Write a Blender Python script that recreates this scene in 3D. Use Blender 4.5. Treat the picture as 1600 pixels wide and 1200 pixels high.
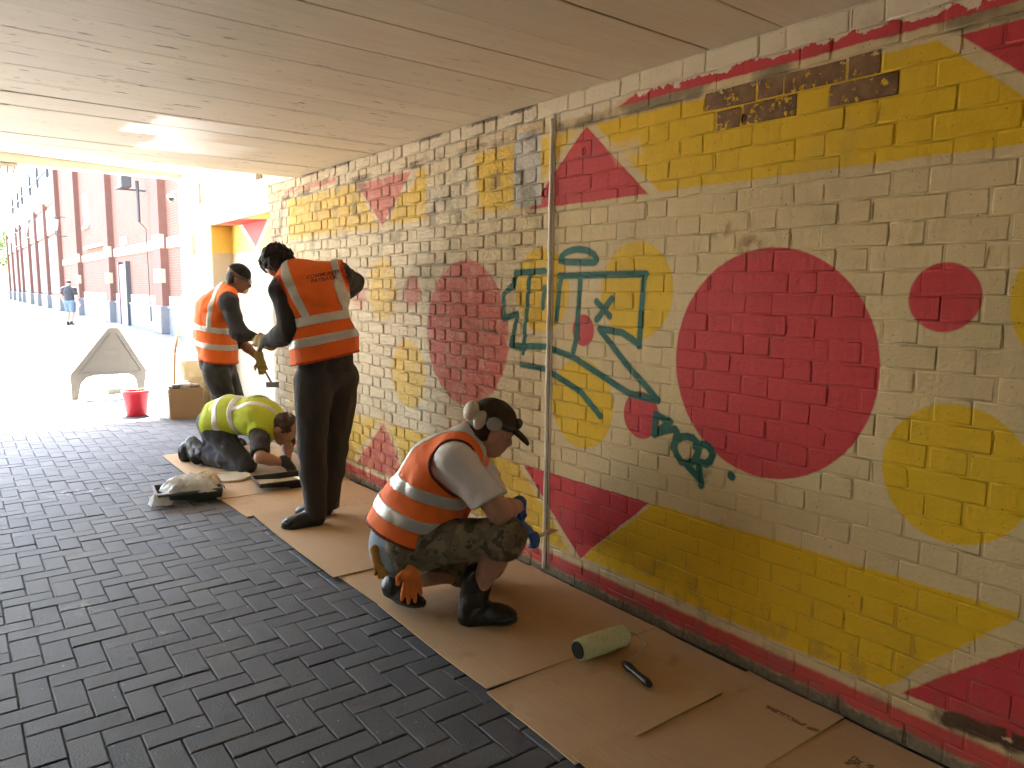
import bpy, bmesh, math, random
import numpy as np
from mathutils import Vector, Matrix
from mathutils.bvhtree import BVHTree
random.seed(7); RNG = np.random.default_rng(11)
for o in list(bpy.data.objects): bpy.data.objects.remove(o, do_unlink=True)
SC = bpy.context.scene
COL = SC.collection
# ------------------------------------------------------------------ camera
CAM_H = 1.43
CR = Vector((0.79937, -0.60077, 0.0091)); CU = Vector((0.0680, 0.1055, 0.99209)); CF = Vector((0.59698, 0.79243, -0.12519))
cd = bpy.data.cameras.new('camera'); cam = bpy.data.objects.new('camera', cd); COL.objects.link(cam)
cd.sensor_width = 36; cd.sensor_fit = 'HORIZONTAL'; cd.lens = 26.2; cd.clip_start = 0.05; cd.clip_end = 3000
m3 = Matrix((CR, CU, -CF)).transposed()
cam.matrix_world = Matrix.Translation((0, 0, CAM_H)) @ m3.to_4x4()
SC.camera = cam
# ------------------------------------------------------------------ sky and sun (sun ahead of the camera, a little to the right, high)
TO_SUN = Vector((0.13, 0.49, 1.0)).normalized()
SUN_EL = math.asin(TO_SUN.z); SUN_AZ = math.atan2(TO_SUN.x, TO_SUN.y)
W = bpy.data.worlds.new('World'); SC.world = W; W.use_nodes = True
wn = W.node_tree; bg = wn.nodes['Background']
sky = wn.nodes.new('ShaderNodeTexSky'); sky.sky_type = 'NISHITA'; sky.sun_disc = False
sky.sun_elevation = SUN_EL; sky.sun_rotation = SUN_AZ; sky.air_density = 1.2; sky.dust_density = 2.5
wn.links.new(sky.outputs[0], bg.inputs[0]); bg.inputs[1].default_value = 0.11
sl = bpy.data.lights.new('sun', 'SUN'); sl.energy = 5.0; sl.angle = math.radians(0.53); sl.color = (1.0, 0.95, 0.87)
so = bpy.data.objects.new('sun', sl); COL.objects.link(so)
so.rotation_euler = (-TO_SUN).to_track_quat('-Z', 'Y').to_euler(); so.location = (0, 0, 30)
SC.view_settings.view_transform = 'Standard'; SC.view_settings.look = 'None'
SC.view_settings.gamma = 1.0; SC.view_settings.use_curve_mapping = False
SC.view_settings.exposure = 4.62
cy = SC.cycles
cy.use_denoising = True; cy.max_bounces = 8; cy.diffuse_bounces = 5; cy.use_adaptive_sampling = True; cy.adaptive_threshold = 0.014; cy.adaptive_min_samples = 64; cy.glossy_bounces = 3; cy.transmission_bounces = 6
cy.transparent_max_bounces = 8; cy.sample_clamp_indirect = 5; cy.caustics_reflective = False; cy.caustics_refractive = False
WX = 2.337      # face of the painted brick wall
CZ = 2.327      # soffit of the slab

# ------------------------------------------------------------------ object helpers
def link(name, me, parent=None, mats=(), loc=None):
    o = bpy.data.objects.new(name, me); COL.objects.link(o)
    if parent is not None: o.parent = parent
    if loc is not None: o.location = loc
    if me is not None:
        for m in (mats if isinstance(mats, (list, tuple)) else [mats]):
            if m is not None and m.name not in [x.name for x in me.materials if x]: me.materials.append(m)
    return o
def tag(o, label=None, cat=None, group=None, kind=None):
    if label: o['label'] = label
    if cat: o['category'] = cat
    if group: o['group'] = group
    if kind: o['kind'] = kind
    return o
def empty(name, loc, label=None, cat=None, group=None, rz=0):
    o = bpy.data.objects.new(name, None); COL.objects.link(o); o.location = loc; o.rotation_euler[2] = rz
    o.empty_display_size = 0.1
    return tag(o, label, cat, group)
class MB:
    """collects geometry for one mesh object"""
    def __init__(s): s.v = []; s.f = []; s.mi = []
    def add(s, vs, fs, mi=0):
        n = len(s.v); s.v += [tuple(v) for v in vs]; s.f += [tuple(n + i for i in f) for f in fs]; s.mi += [mi] * len(fs); return s
    def box(s, lo, hi, mi=0, M=None):
        x0, y0, z0 = lo; x1, y1, z1 = hi
        vs = [Vector(p) for p in ((x0,y0,z0),(x1,y0,z0),(x1,y1,z0),(x0,y1,z0),(x0,y0,z1),(x1,y0,z1),(x1,y1,z1),(x0,y1,z1))]
        if M is not None: vs = [M @ v for v in vs]
        return s.add(vs, [(0,3,2,1),(4,5,6,7),(0,1,5,4),(1,2,6,5),(2,3,7,6),(3,0,4,7)], mi)
    def tube(s, pts, rad, n=10, mi=0, cap=True):
        pts = [Vector(p) for p in pts]; rads = rad if isinstance(rad, (list, tuple)) else [rad] * len(pts)
        rings = []; prev = None
        for i, p in enumerate(pts):
            t = (pts[min(i+1, len(pts)-1)] - pts[max(i-1, 0)]).normalized()
            a = t.orthogonal().normalized() if prev is None else (prev - t * prev.dot(t)).normalized()
            prev = a; b = t.cross(a)
            rings.append([p + (a * math.cos(2*math.pi*k/n) + b * math.sin(2*math.pi*k/n)) * rads[i] for k in range(n)])
        vs = [v for r in rings for v in r]; fs = []
        for i in range(len(pts) - 1):
            for k in range(n): fs.append((i*n+k, i*n+(k+1) % n, (i+1)*n+(k+1) % n, (i+1)*n+k))
        if cap: fs.append(tuple(range(n-1, -1, -1))); fs.append(tuple((len(pts)-1)*n + k for k in range(n)))
        return s.add(vs, fs, mi)
    def lathe(s, prof, n=24, mi=0, c=(0, 0, 0)):
        vs = []; fs = []
        for r, z in prof:
            for k in range(n): vs.append((c[0] + r*math.cos(2*math.pi*k/n), c[1] + r*math.sin(2*math.pi*k/n), c[2] + z))
        for i in range(len(prof)-1):
            for k in range(n): fs.append((i*n+k, i*n+(k+1) % n, (i+1)*n+(k+1) % n, (i+1)*n+k))
        return s.add(vs, fs, mi)
    def prism(s, poly, t, M=None, mi=0):
        """polygon in local x,z extruded along y by t"""
        n = len(poly); vs = [Vector((x, 0, z)) for x, z in poly] + [Vector((x, t, z)) for x, z in poly]
        if M is not None: vs = [M @ v for v in vs]
        fs = [tuple(range(n)), tuple(range(2*n-1, n-1, -1))] + [(k, k+n, (k+1) % n + n, (k+1) % n) for k in range(n)]
        return s.add(vs, fs, mi)
    def mesh(s, name, smooth=False):
        me = bpy.data.meshes.new(name); me.from_pydata(s.v, [], s.f); me.update()
        if smooth: me.polygons.foreach_set('use_smooth', [True] * len(me.polygons))
        return me
    def build(s, name, mats, parent=None, smooth=False, bevel=0, loc=None, seg=2):
        me = s.mesh(name, smooth)
        mats = mats if isinstance(mats, (list, tuple)) else [mats]
        o = link(name, me, parent, mats, loc)
        if len(mats) > 1: me.polygons.foreach_set('material_index', s.mi)
        if bevel:
            b = bmesh.new(); b.from_mesh(me); bmesh.ops.recalc_face_normals(b, faces=b.faces)
            bmesh.ops.bevel(b, geom=[e for e in b.edges if len(e.link_faces) == 2 and e.calc_face_angle(0) > 0.5], offset=bevel, segments=seg, profile=0.6, affect='EDGES')
            b.to_mesh(me); b.free()
        return o

# ------------------------------------------------------------------ shader helpers
class S:
    """a float or vector socket with arithmetic"""
    def __init__(s, t, sock): s.t = t; s.s = sock
    def _m(s, op, *a, clamp=False):
        n = s.t.nodes.new('ShaderNodeMath'); n.operation = op; n.use_clamp = clamp
        for i, x in enumerate((s,) + a):
            if isinstance(x, S): s.t.links.new(x.s, n.inputs[i])
            else: n.inputs[i].default_value = x
        return S(s.t, n.outputs[0])
    def __add__(s, o): return s._m('ADD', o)
    def __sub__(s, o): return s._m('SUBTRACT', o)
    def __mul__(s, o): return s._m('MULTIPLY', o)
    def __truediv__(s, o): return s._m('DIVIDE', o)
    def neg(s): return s._m('MULTIPLY', -1.0)
    def mn(s, o): return s._m('MINIMUM', o)
    def mx(s, o): return s._m('MAXIMUM', o)
    def ab(s): return s._m('ABSOLUTE')
    def sq(s): return s._m('MULTIPLY', s)
    def rt(s): return s._m('SQRT')
    def fl(s): return s._m('FLOOR')
    def fr(s): return s._m('FRACT')
    def cl(s): return s._m('ADD', 0.0, clamp=True)
    def ramp(s, a, b):
        """0 at a .. 1 at b, clamped"""
        n = s.t.nodes.new('ShaderNodeMapRange'); n.clamp = True; n.interpolation_type = 'SMOOTHSTEP'
        s.t.links.new(s.s, n.inputs['Value']); n.inputs['From Min'].default_value = a; n.inputs['From Max'].default_value = b
        if a > b:
            n.inputs['From Min'].default_value = b; n.inputs['From Max'].default_value = a
            n.inputs['To Min'].default_value = 1; n.inputs['To Max'].default_value = 0
        return S(s.t, n.outputs[0])
class Mat:
    def __init__(s, name, rough=0.6, spec=0.4):
        s.m = bpy.data.materials.new(name); s.m.use_nodes = True; s.t = s.m.node_tree
        s.b = s.t.nodes['Principled BSDF']; s.b.inputs['Roughness'].default_value = rough
        s.b.inputs['Specular IOR Level'].default_value = spec
        s._g = None
    def geo(s):
        if s._g is None: s._g = s.t.nodes.new('ShaderNodeNewGeometry')
        return s._g
    def pos(s):
        n = s.t.nodes.new('ShaderNodeSeparateXYZ'); s.t.links.new(s.geo().outputs['Position'], n.inputs[0])
        return [S(s.t, n.outputs[i]) for i in range(3)]
    def objco(s):
        n = s.t.nodes.new('ShaderNodeTexCoord'); return n.outputs['Object']
    def vec(s, x, y, z):
        n = s.t.nodes.new('ShaderNodeCombineXYZ')
        for i, a in enumerate((x, y, z)):
            if isinstance(a, S): s.t.links.new(a.s, n.inputs[i])
            else: n.inputs[i].default_value = a
        return n.outputs[0]
    def noise(s, scale, detail=3, rough=0.55, co=None, stretch=None, seed=0.0):
        n = s.t.nodes.new('ShaderNodeTexNoise'); n.inputs['Scale'].default_value = scale; n.inputs['Detail'].default_value = detail
        n.inputs['Roughness'].default_value = rough
        co = co if co is not None else s.geo().outputs['Position']
        mp = s.t.nodes.new('ShaderNodeMapping'); mp.inputs['Location'].default_value = (seed, seed*1.7, seed*0.6)
        if stretch: mp.inputs['Scale'].default_value = stretch
        s.t.links.new(co, mp.inputs[0]); s.t.links.new(mp.outputs[0], n.inputs['Vector'])
        return S(s.t, n.outputs['Fac'])
    def rand(s):
        """random per island and per object"""
        oi = s.t.nodes.new('ShaderNodeObjectInfo')
        return (S(s.t, oi.outputs['Random']) + S(s.t, s.geo().outputs['Random Per Island'])).fr()
    def rgb(s, c):
        n = s.t.nodes.new('ShaderNodeRGB'); n.outputs[0].default_value = (*c, 1); return n.outputs[0]
    def mix(s, a, b, fac, mode='MIX'):
        n = s.t.nodes.new('ShaderNodeMix'); n.data_type = 'RGBA'; n.blend_type = mode
        for k, x in (('A', a), ('B', b)):
            i = [q for q in n.inputs if q.name == k and q.type == 'RGBA'][0]
            if isinstance(x, tuple): i.default_value = (*x, 1)
            else: s.t.links.new(x, i)
        if isinstance(fac, S): s.t.links.new(fac.s, n.inputs[0])
        else: n.inputs[0].default_value = fac
        return [q for q in n.outputs if q.type == 'RGBA'][0]
    def val(s, col, v):
        """multiply colour by scalar socket"""
        n = s.t.nodes.new('ShaderNodeVectorMath'); n.operation = 'SCALE'
        if isinstance(col, tuple): n.inputs[0].default_value = col
        else: s.t.links.new(col, n.inputs[0])
        s.t.links.new(v.s, n.inputs['Scale']); return n.outputs[0]
    def color(s, c):
        if isinstance(c, tuple): s.b.inputs['Base Color'].default_value = (*c, 1)
        else: s.t.links.new(c, s.b.inputs['Base Color'])
        return s
    def rough(s, v):
        if isinstance(v, S): s.t.links.new(v.s, s.b.inputs['Roughness'])
        else: s.b.inputs['Roughness'].default_value = v
    def bump(s, h, strength=0.4, dist=0.01):
        n = s.t.nodes.new('ShaderNodeBump'); n.inputs['Strength'].default_value = strength; n.inputs['Distance'].default_value = dist
        s.t.links.new(h.s, n.inputs['Height']); s.t.links.new(n.outputs[0], s.b.inputs['Normal']); return s
def simple(name, col, rough=0.6, spec=0.4, var=0.15, scale=30, bump=0.0, metallic=0.0, bscale=None, obj=True):
    """solid colour with mottled variation and fine relief"""
    M = Mat(name, rough, spec); co = M.objco() if obj else None
    n = M.noise(scale, 4, co=co)
    M.color(M.val(col, n * (2*var) + (1 - var)))
    M.b.inputs['Metallic'].default_value = metallic
    if bump: M.bump(M.noise(bscale or scale*3, 3, co=co, seed=3.0), bump, 0.01)
    return M.m
# ================================================================== painted mural (wall coordinates: y along the wall, z up, metres)
CREAM = (0.68, 0.53, 0.295); WHITE = (0.71, 0.61, 0.44); PINK = (0.56, 0.060, 0.068); YEL = (0.74, 0.47, 0.024); TEAL = (0.010, 0.125, 0.098)
BARE = (0.16, 0.085, 0.045); GREYW = (0.56, 0.53, 0.47)
def P(col, pts, a=1.0, w=0.004): return ('p', col, pts, a, w)
def C(col, c, r, a=1.0, w=0.004): return ('c', col, c, r, a, w)
SHAPES = [
 # bands and triangles at the top
 P(YEL, [(2.51,2.158),(1.075,2.158),(0.69,1.831),(2.115,1.831)]),
 P(YEL, [(0.16,2.158),(-1.3,2.158),(-0.9,1.831),(0.55,1.831)]),
 P(PINK, [(1.017,2.158),(0.22,2.158),(0.62,1.83)]),
 P(PINK, [(2.567,2.161),(2.18,1.828),(2.967,1.828)]),
 P(YEL, [(3.55,2.158),(2.645,2.158),(2.83,1.99),(3.02,1.842),(3.55,1.842)], 0.85, 0.02),
 P(YEL, [(4.08,2.155),(3.63,2.155),(3.69,2.06),(4.18,2.02)], 0.8, 0.02),
 P(YEL, [(4.32,2.03),(3.99,2.06),(3.96,1.845),(4.46,1.845)], 0.8, 0.02),
 P(PINK, [(4.93,2.153),(4.155,2.153),(4.542,1.84)], 0.72, 0.012),
 P(YEL, [(6.25,2.16),(4.96,2.16),(4.60,1.835),(6.25,1.835)], 0.72, 0.03),
 P(PINK, [(2.37,2.205),(-1.3,2.205),(-1.3,2.27),(2.2,2.27)]),
 P(PINK, [(6.33,2.215),(5.28,2.205),(5.28,2.28),(6.33,2.29)], 0.7, 0.02),
 # circles
 C(PINK, (1.586,1.173), 0.415), C(PINK, (0.998,1.420), 0.102), C(YEL, (0.935,0.901), 0.208), C(YEL, (0.617,1.415), 0.209),
 C(YEL, (2.237,1.431), 0.207), C(PINK, (2.559,1.248), 0.073), C(YEL, (2.563,0.905), 0.21), C(PINK, (2.182,0.904), 0.102),
 C(YEL, (2.867,1.430), 0.205, 0.9), C(PINK, (3.556,1.182), 0.415, 0.78, 0.012), C(PINK, (4.162,1.416), 0.098, 0.62, 0.02),
 C(YEL, (4.566,1.429), 0.208, 0.62, 0.05), C(YEL, (4.216,0.888), 0.22, 0.68, 0.03), C(PINK, (4.926,1.393), 0.11, 0.45, 0.05),
 C(PINK, (5.52,1.18), 0.415, 0.55, 0.03), C(PINK, (-0.38,1.173), 0.415),
 # bands and triangles at the bottom
 P(YEL, [(2.53,0.165),(2.10,0.535),(0.725,0.545),(1.085,0.165)]),
 P(PINK, [(3.0,0.527),(2.125,0.532),(2.544,0.155)]),
 P(YEL, [(3.9,0.525),(3.05,0.525),(2.72,0.25),(2.62,0.165),(3.9,0.165)], 0.9, 0.01),
 P(PINK, [(1.03,0.172),(0.62,0.535),(0.22,0.172)]),
 P(YEL, [(0.52,0.545),(-1.3,0.545),(-1.3,0.165),(0.15,0.165)]),
 P(YEL, [(5.8,0.515),(3.9,0.525),(3.9,0.165),(5.8,0.15)], 0.8, 0.02),
 P(CREAM, [(4.56,0.60),(4.14,0.13),(5.12,0.13)], 0.9, 0.02),
 P(PINK, [(4.56,0.515),(4.235,0.155),(5.01,0.15)], 0.8, 0.01),
 P(PINK, [(6.3,0.115),(-1.3,0.118),(-1.3,0.046),(6.3,0.046)], 0.95, 0.01),
 # old overpainting: whitish patches, grey panel of fresh paint
 P(WHITE, [(3.98,2.17),(3.46,2.17),(3.42,1.86),(3.72,1.83),(3.95,1.84)], 0.85, 0.03),
 P(GREYW, [(3.108,2.205),(2.886,2.197),(2.880,1.845),(3.104,1.845)], 0.95),
 P(CREAM, [(2.42,2.05),(2.25,2.06),(2.22,2.0),(2.36,1.97)], 0.75, 0.03),
]
STROKES = [[(2.729,1.572),(2.688,1.606),(2.606,1.619),(2.526,1.605),(2.487,1.58),(2.491,1.557),(2.604,1.56),(2.729,1.57)],[(3.078,1.518),(2.842,1.523)],[(3.078,1.518),(3.092,1.458),(3.179,1.409),(3.187,1.28),(3.065,1.308),(3.113,1.142),(3.013,1.13)],[(2.962,1.522),(3.012,1.112)],[(3.113,1.142),(2.833,1.154),(2.624,1.118)],[(2.844,1.441),(2.856,1.344)],[(2.715,1.497),(2.731,1.452),(2.751,1.29)],[(2.736,1.499),(2.179,1.502)],[(2.583,1.495),(2.607,1.202),(2.632,1.123)],[(2.179,1.502),(2.191,1.472),(2.206,1.2)],[(2.207,1.205),(2.306,1.25),(2.45,1.259)],[(2.45,1.259),(2.272,1.11),(2.145,1.021),(2.091,0.978)],[(2.091,0.978),(2.253,0.988),(2.624,1.118)],[(2.473,1.381),(2.388,1.319)],[(2.376,1.396),(2.47,1.3)],[(3.031,1.05),(2.831,1.044),(2.57,0.962),(2.432,0.865)],[(2.098,0.917),(2.104,0.831)],[(2.098,0.917),(2.021,0.899),(2.098,0.837)],[(2.1,0.835),(2.016,0.867),(1.982,0.861),(2.0,0.794)],[(1.994,0.8),(1.959,0.845),(1.899,0.85),(1.868,0.813),(1.895,0.755),(1.954,0.744),(1.994,0.8)],[(1.886,0.819),(1.835,0.835),(1.799,0.802),(1.831,0.758),(1.883,0.767)],[(1.865,0.742),(1.849,0.669)],[(1.93,0.739),(1.862,0.695)],[(1.713,0.737),(1.707,0.733)]]
def smooth_line(p):
    if len(p) < 4: return p
    out = []; closed = math.hypot(p[0][0]-p[-1][0], p[0][1]-p[-1][1]) < .01; n = len(p)
    for i in range(n-1):
        a, b, c, d = p[i-1] if i else (p[-2] if closed else p[0]), p[i], p[i+1], p[i+2] if i+2 < n else (p[1] if closed else p[-1])
        for t in (0, .5):
            out.append(tuple(.5*(2*b[q] + (c[q]-a[q])*t + (2*a[q]-5*b[q]+4*c[q]-d[q])*t*t + (3*b[q]-a[q]-3*c[q]+d[q])*t**3) for q in (0, 1)))
    return out + [p[-1]]
ROUND = {0, 18, 19, 20}
STROKES = [smooth_line(s) if i in ROUND else s for i, s in enumerate(STROKES)]
SEGS = [(s[i], s[i+1]) for s in STROKES for i in range(len(s)-1)]
BINS = [-1.4, 0.5, 1.0, 1.5, 1.8, 2.05, 2.25, 2.45, 2.65, 2.85, 3.4, 4.1, 5.2, 6.8]
def seg_group():
    g = bpy.data.node_groups.new('segment_distance', 'ShaderNodeTree')
    for n in ('Y','Z','ay','az','by','bz'): g.interface.new_socket(n, in_out='INPUT', socket_type='NodeSocketFloat')
    g.interface.new_socket('D', in_out='OUTPUT', socket_type='NodeSocketFloat')
    gi = g.nodes.new('NodeGroupInput'); go = g.nodes.new('NodeGroupOutput')
    Y, Z, ay, az, by, bz = [S(g, gi.outputs[i]) for i in range(6)]
    dy = by - ay; dz = bz - az; py = Y - ay; pz = Z - az
    t = ((py*dy + pz*dz) / (dy.sq() + dz.sq() + 1e-7)).cl()
    d = ((py - t*dy).sq() + (pz - t*dz).sq()).rt()
    g.links.new(d.s, go.inputs[0]); return g
SEGG = seg_group()
def wall_material(k, joint=False, bare=False):
    y0, y1 = BINS[k] - 0.118, BINS[k+1] + 0.118
    M = Mat('painted_brick_%d%s%s' % (k, 'j' if joint else '', 'b' if bare else ''), 0.55, 0.13)
    X, Y, Z = M.pos()
    wob = M.noise(7, 2); wob2 = M.noise(55, 2, seed=5.0); big = M.noise(1.6, 3, seed=9.0); mid = M.noise(14, 4, seed=4.0)
    Yd = Y + (wob - 0.5) * 0.02 + (wob2 - 0.5) * 0.007; Zd = Z + (wob2 - 0.5) * 0.010 + (wob - 0.5) * 0.012
    # ground coat: cream, whiter and chalkier towards the far end
    base = M.mix(CREAM, WHITE, Y.ramp(2.6, 4.2) * 0.9)
    base = M.val(base, mid * 0.22 + 0.86 + (M.rand() - 0.5) * 0.08)
    col = base
    wear = mid.ramp(0.30, 0.52) if y0 > 2.7 else None
    for sh in SHAPES:
        if sh[0] == 'p':
            _, c, pts, a, w = sh
            if min(p[0] for p in pts) > y1 or max(p[0] for p in pts) < y0: continue
            area = sum(pts[i][0]*pts[(i+1) % len(pts)][1] - pts[(i+1) % len(pts)][0]*pts[i][1] for i in range(len(pts)))
            q = pts if area > 0 else pts[::-1]; d = None
            for i in range(len(q)):
                (ax, az), (bx, bz) = q[i], q[(i+1) % len(q)]
                L = math.hypot(bx-ax, bz-az)
                if L < 1e-6: continue
                nx, nz = -(bz-az)/L, (bx-ax)/L
                e = Yd*nx + Zd*nz - (ax*nx + az*nz)
                d = e if d is None else d.mn(e)
        else:
            _, c, cc, r, a, w = sh
            if cc[0]-r > y1 or cc[0]+r < y0: continue
            Yc, Zc = (Y + (wob2-0.5)*0.004, Z + (wob2-0.5)*0.004) if w < 0.005 else (Yd, Zd)
            d = ((Yc - cc[0]).sq() + (Zc - cc[1]).sq()).rt().neg() + r
        f = d.ramp(-w, w) * a
        if wear is not None and c in (PINK, YEL): f = f * (wear * 0.35 + 0.65)
        cv = M.val(c, mid * 0.24 + 0.88) if c in (PINK, YEL) else c
        col = M.mix(col, cv, f)
    # fresh white paint brought down from the soffit, ragged edge
    edge = Z + (mid - 0.5) * 0.10 + (wob2 - 0.5) * 0.03 - 2.236
    if y0 < 2.6: edge = edge + (Y - 1.5).ramp(0.0, -1.0) * 0.014 - (Y - 2.2).ramp(0.0, 0.4) * -0.03
    col = M.mix(col, WHITE, edge.ramp(0.0, 0.006) * 0.95)
    # spray-can scrawl
    if y0 < 3.25 and y1 > 1.6:
        d = None
        for (a, b) in SEGS:
            if min(a[0], b[0]) > y1 or max(a[0], b[0]) < y0: continue
            n = M.t.nodes.new('ShaderNodeGroup'); n.node_tree = SEGG
            M.t.links.new(Y.s, n.inputs[0]); M.t.links.new(Z.s, n.inputs[1])
            for i, v in enumerate((a[0], a[1], b[0], b[1])): n.inputs[2+i].default_value = v
            e = S(M.t, n.outputs[0]); d = e if d is None else d.mn(e)
        if d is not None:
            wd = (Y - 2.0).ramp(1.0, 0.0)
            d = d + (wob2 - 0.5) * 0.006
            col = M.mix(col, TEAL, d.ramp(0.019, 0.0125) * (mid * 0.2 + 0.86))
            col = M.mix(col, TEAL, d.ramp(0.030, 0.010) * 0.22)
            blot = ((Y - 1.862).sq() + (Z - 0.725).sq()).rt()
            col = M.mix(col, TEAL, blot.ramp(0.085, 0.02) * (wob2.ramp(0.35, 0.7)) * 0.7)
    # grime: stains on the coping course, in the joints, rust marks, splashed base
    gr = big.ramp(0.45, 0.75) * mid.ramp(0.35, 0.65)
    col = M.mix(col, (0.20, 0.15, 0.10), gr * 0.28)
    band = Z.ramp(2.15, 2.17) * Z.ramp(2.215, 2.20) * M.noise(4, 3, seed=21.).ramp(0.45, 0.62)
    col = M.mix(col, (0.17, 0.125, 0.075), band * 0.8)
    col = M.mix(col, (0.09, 0.075, 0.055), (M.noise(95, 1, seed=33.)).ramp(0.735, 0.765) * 0.85)
    if y0 > 2.3:
        drt = M.noise(5, 4, seed=40.).ramp(0.52, 0.66) * (Z.ramp(1.55, 1.75) * Z.ramp(2.3, 2.1)) * (Y - 2.7).ramp(0, .4)
        col = M.mix(col, (0.17, 0.14, 0.09), drt * 0.62)
    if y0 < 2.0 and y1 > 1.5:
        for (cy_, cz_, r) in ((1.815,1.668,0.055),(1.67,1.595,0.06)):
            rr = (((Y-cy_)*0.7).sq() + (Z-cz_).sq()).rt()
            col = M.mix(col, (0.24, 0.10, 0.035), rr.ramp(r, r*0.3) * mid.ramp(0.42, 0.58) * 0.75)
    if y0 < 3.7 and y1 > 3.1:
        rr = ((Y - 3.38 + (Z-1.225)*5.0).ab()); ss = ((Z - 1.222 - (Y-3.38)*0.155).ab())
        col = M.mix(col, (0.06, 0.05, 0.05), (Y-3.38).ab().ramp(0.24, 0.05) * ss.ramp(0.022, 0.0) * mid.ramp(.3,.6) * 0.8)
    if y0 < 1.0:   # paint flaked off down to brick near the foot of the wall
        fl = ((Z - 0.165 - (wob-.5)*0.10).ab()).ramp(0.035, 0.02) * (Y + (wob2-.5)*.1).ramp(0.95, 0.89)
        col = M.mix(col, (0.10, 0.05, 0.03), fl * mid.ramp(0.36, 0.44))
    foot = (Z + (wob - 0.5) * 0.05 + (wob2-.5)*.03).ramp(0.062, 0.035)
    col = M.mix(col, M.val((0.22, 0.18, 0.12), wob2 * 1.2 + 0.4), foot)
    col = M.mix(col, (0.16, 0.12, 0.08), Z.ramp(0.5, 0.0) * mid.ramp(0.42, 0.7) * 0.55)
    crack = (Z + (wob2 - .5) * .02).ramp(2.302, 2.312) * M.noise(3.0, 4, seed=51.).ramp(0.50, 0.58) * Y.ramp(2.5, 2.9)
    col = M.mix(col, (0.10, 0.075, 0.05), crack * 0.85)
    if bare:
        bc = M.mix(BARE, (0.27, 0.16, 0.075), mid.ramp(0.35, 0.7))
        col = M.mix(col, bc, (wob2 + (mid - .5) * 0.6).ramp(0.30, 0.42))
    M.color(col)
    M.rough(mid * 0.2 + (0.46 if y0 < 2.6 else 0.55))
    h = M.noise(38, 2, seed=6., stretch=(1, 1, 0.16)) * (0.8 if y0 < 2.8 else 0.4) + M.noise(75, 4, seed=8.) * (1.0 if y0 < 2.5 else 2.2)
    M.bump(h, 0.5 if y0 < 2.6 else 0.85, 0.005)
    return M.m
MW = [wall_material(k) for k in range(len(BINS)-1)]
def joint_copy(k):
    m = MW[k].copy(); m.name = 'joint_paint_%d' % k; M = Mat.__new__(Mat); M.m = m; M.t = m.node_tree; M._g = None
    M.b = M.t.nodes['Principled BSDF']; src = M.b.inputs['Base Color'].links[0].from_socket
    far = BINS[k] > 2.4
    jd = M.noise(6, 4, seed=12.).ramp(0.38, 0.64) * (0.46 if far else 0.22)
    if far: jd = jd + 0.06
    M.color(M.mix(src, (0.16, 0.12, 0.075), jd)); return m
MJ = [joint_copy(k) for k in range(len(BINS)-1)]
MBARE = {}
def bin_of(y):
    for k in range(len(BINS)-1):
        if y < BINS[k+1]: return k
    return len(BINS)-2

# ------------------------------------------------------------------ the brick wall: Flemish bond, every brick a piece
wall = empty('brick_wall', (WX, 3.0, 0), 'long brick wall painted cream with pink and yellow circles and triangles', 'wall')
def brick_geo(L, H, bev, rough, seed, dep):
    r = random.Random(seed); rings = []
    for (ins, x, jit) in ((bev, 0.0, 0.0012), (0.0, dep, 0.0012), (0.0, 0.03, 0.0)):
        hy, hz = L/2 - ins, H/2 - ins; ring = []
        for (sy, sz) in ((-1,-1),(0,-1),(1,-1),(1,0),(1,1),(0,1),(-1,1),(-1,0)):
            ring.append((x + (r.uniform(-1, 1) * rough if x == 0 else 0), sy*hy + r.uniform(-1, 1)*jit, sz*hz + r.uniform(-1, 1)*jit))
        rings.append(ring)
    vs = [v for q in rings for v in q] + [(r.uniform(-rough, 0.2*rough), 0, 0)]
    fs = []
    for i in range(2):
        for k in range(8): fs.append((i*8+k, i*8+(k+1) % 8, (i+1)*8+(k+1) % 8, (i+1)*8+k)[::-1])
    for k in range(8): fs.append((24, (k+1) % 8, k)[::-1])
    fs = [f[::-1] for f in fs]
    return vs, fs
BRICKS = []
zc = 0.0; nrow = 31; ST, HD, JT = 0.215, 0.1025, 0.010
for r in range(nrow):
    y = -1.3 + (0.16875 if r % 2 else 0.0) - 0.05; k = 0
    while y < 6.72:
        L = ST if k % 2 == 0 else HD
        a, b = y, min(y + L, 6.72)
        if b - a > 0.04: BRICKS.append([(a+b)/2 + random.uniform(-.002, .002), r*0.075 + 0.0375 + random.uniform(-.0015, .0015), b-a + random.uniform(-.003, .003)])
        y += L + JT; k += 1
def proj(p):
    v = Vector(p) - Vector((0, 0, CAM_H)); z = v.dot(CF)
    if z < 0.1: return None
    return 512 + 745.3 * v.dot(CR) / z, 384 - 745.3 * v.dot(CU) / z, z
def visible(p, m=10):
    q = proj(p); return q is not None and -m < q[0] < 1024 + m and -m < q[1] < 768 + m
BAREPTS = [(1.647,2.109),(1.485,2.113),(1.32,2.038),(1.806,2.105),(1.808,2.037),(1.601,2.032),(1.74,2.12),(1.28,2.11)]
order = sorted(range(len(BRICKS)), key=lambda i: (BRICKS[i][0]**2 + WX**2) if visible((WX, BRICKS[i][0], BRICKS[i][1]), 0) else 1e9)
single = set(order[:300])
cache = {}
rest = MB(); rest_mats = MW
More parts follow.
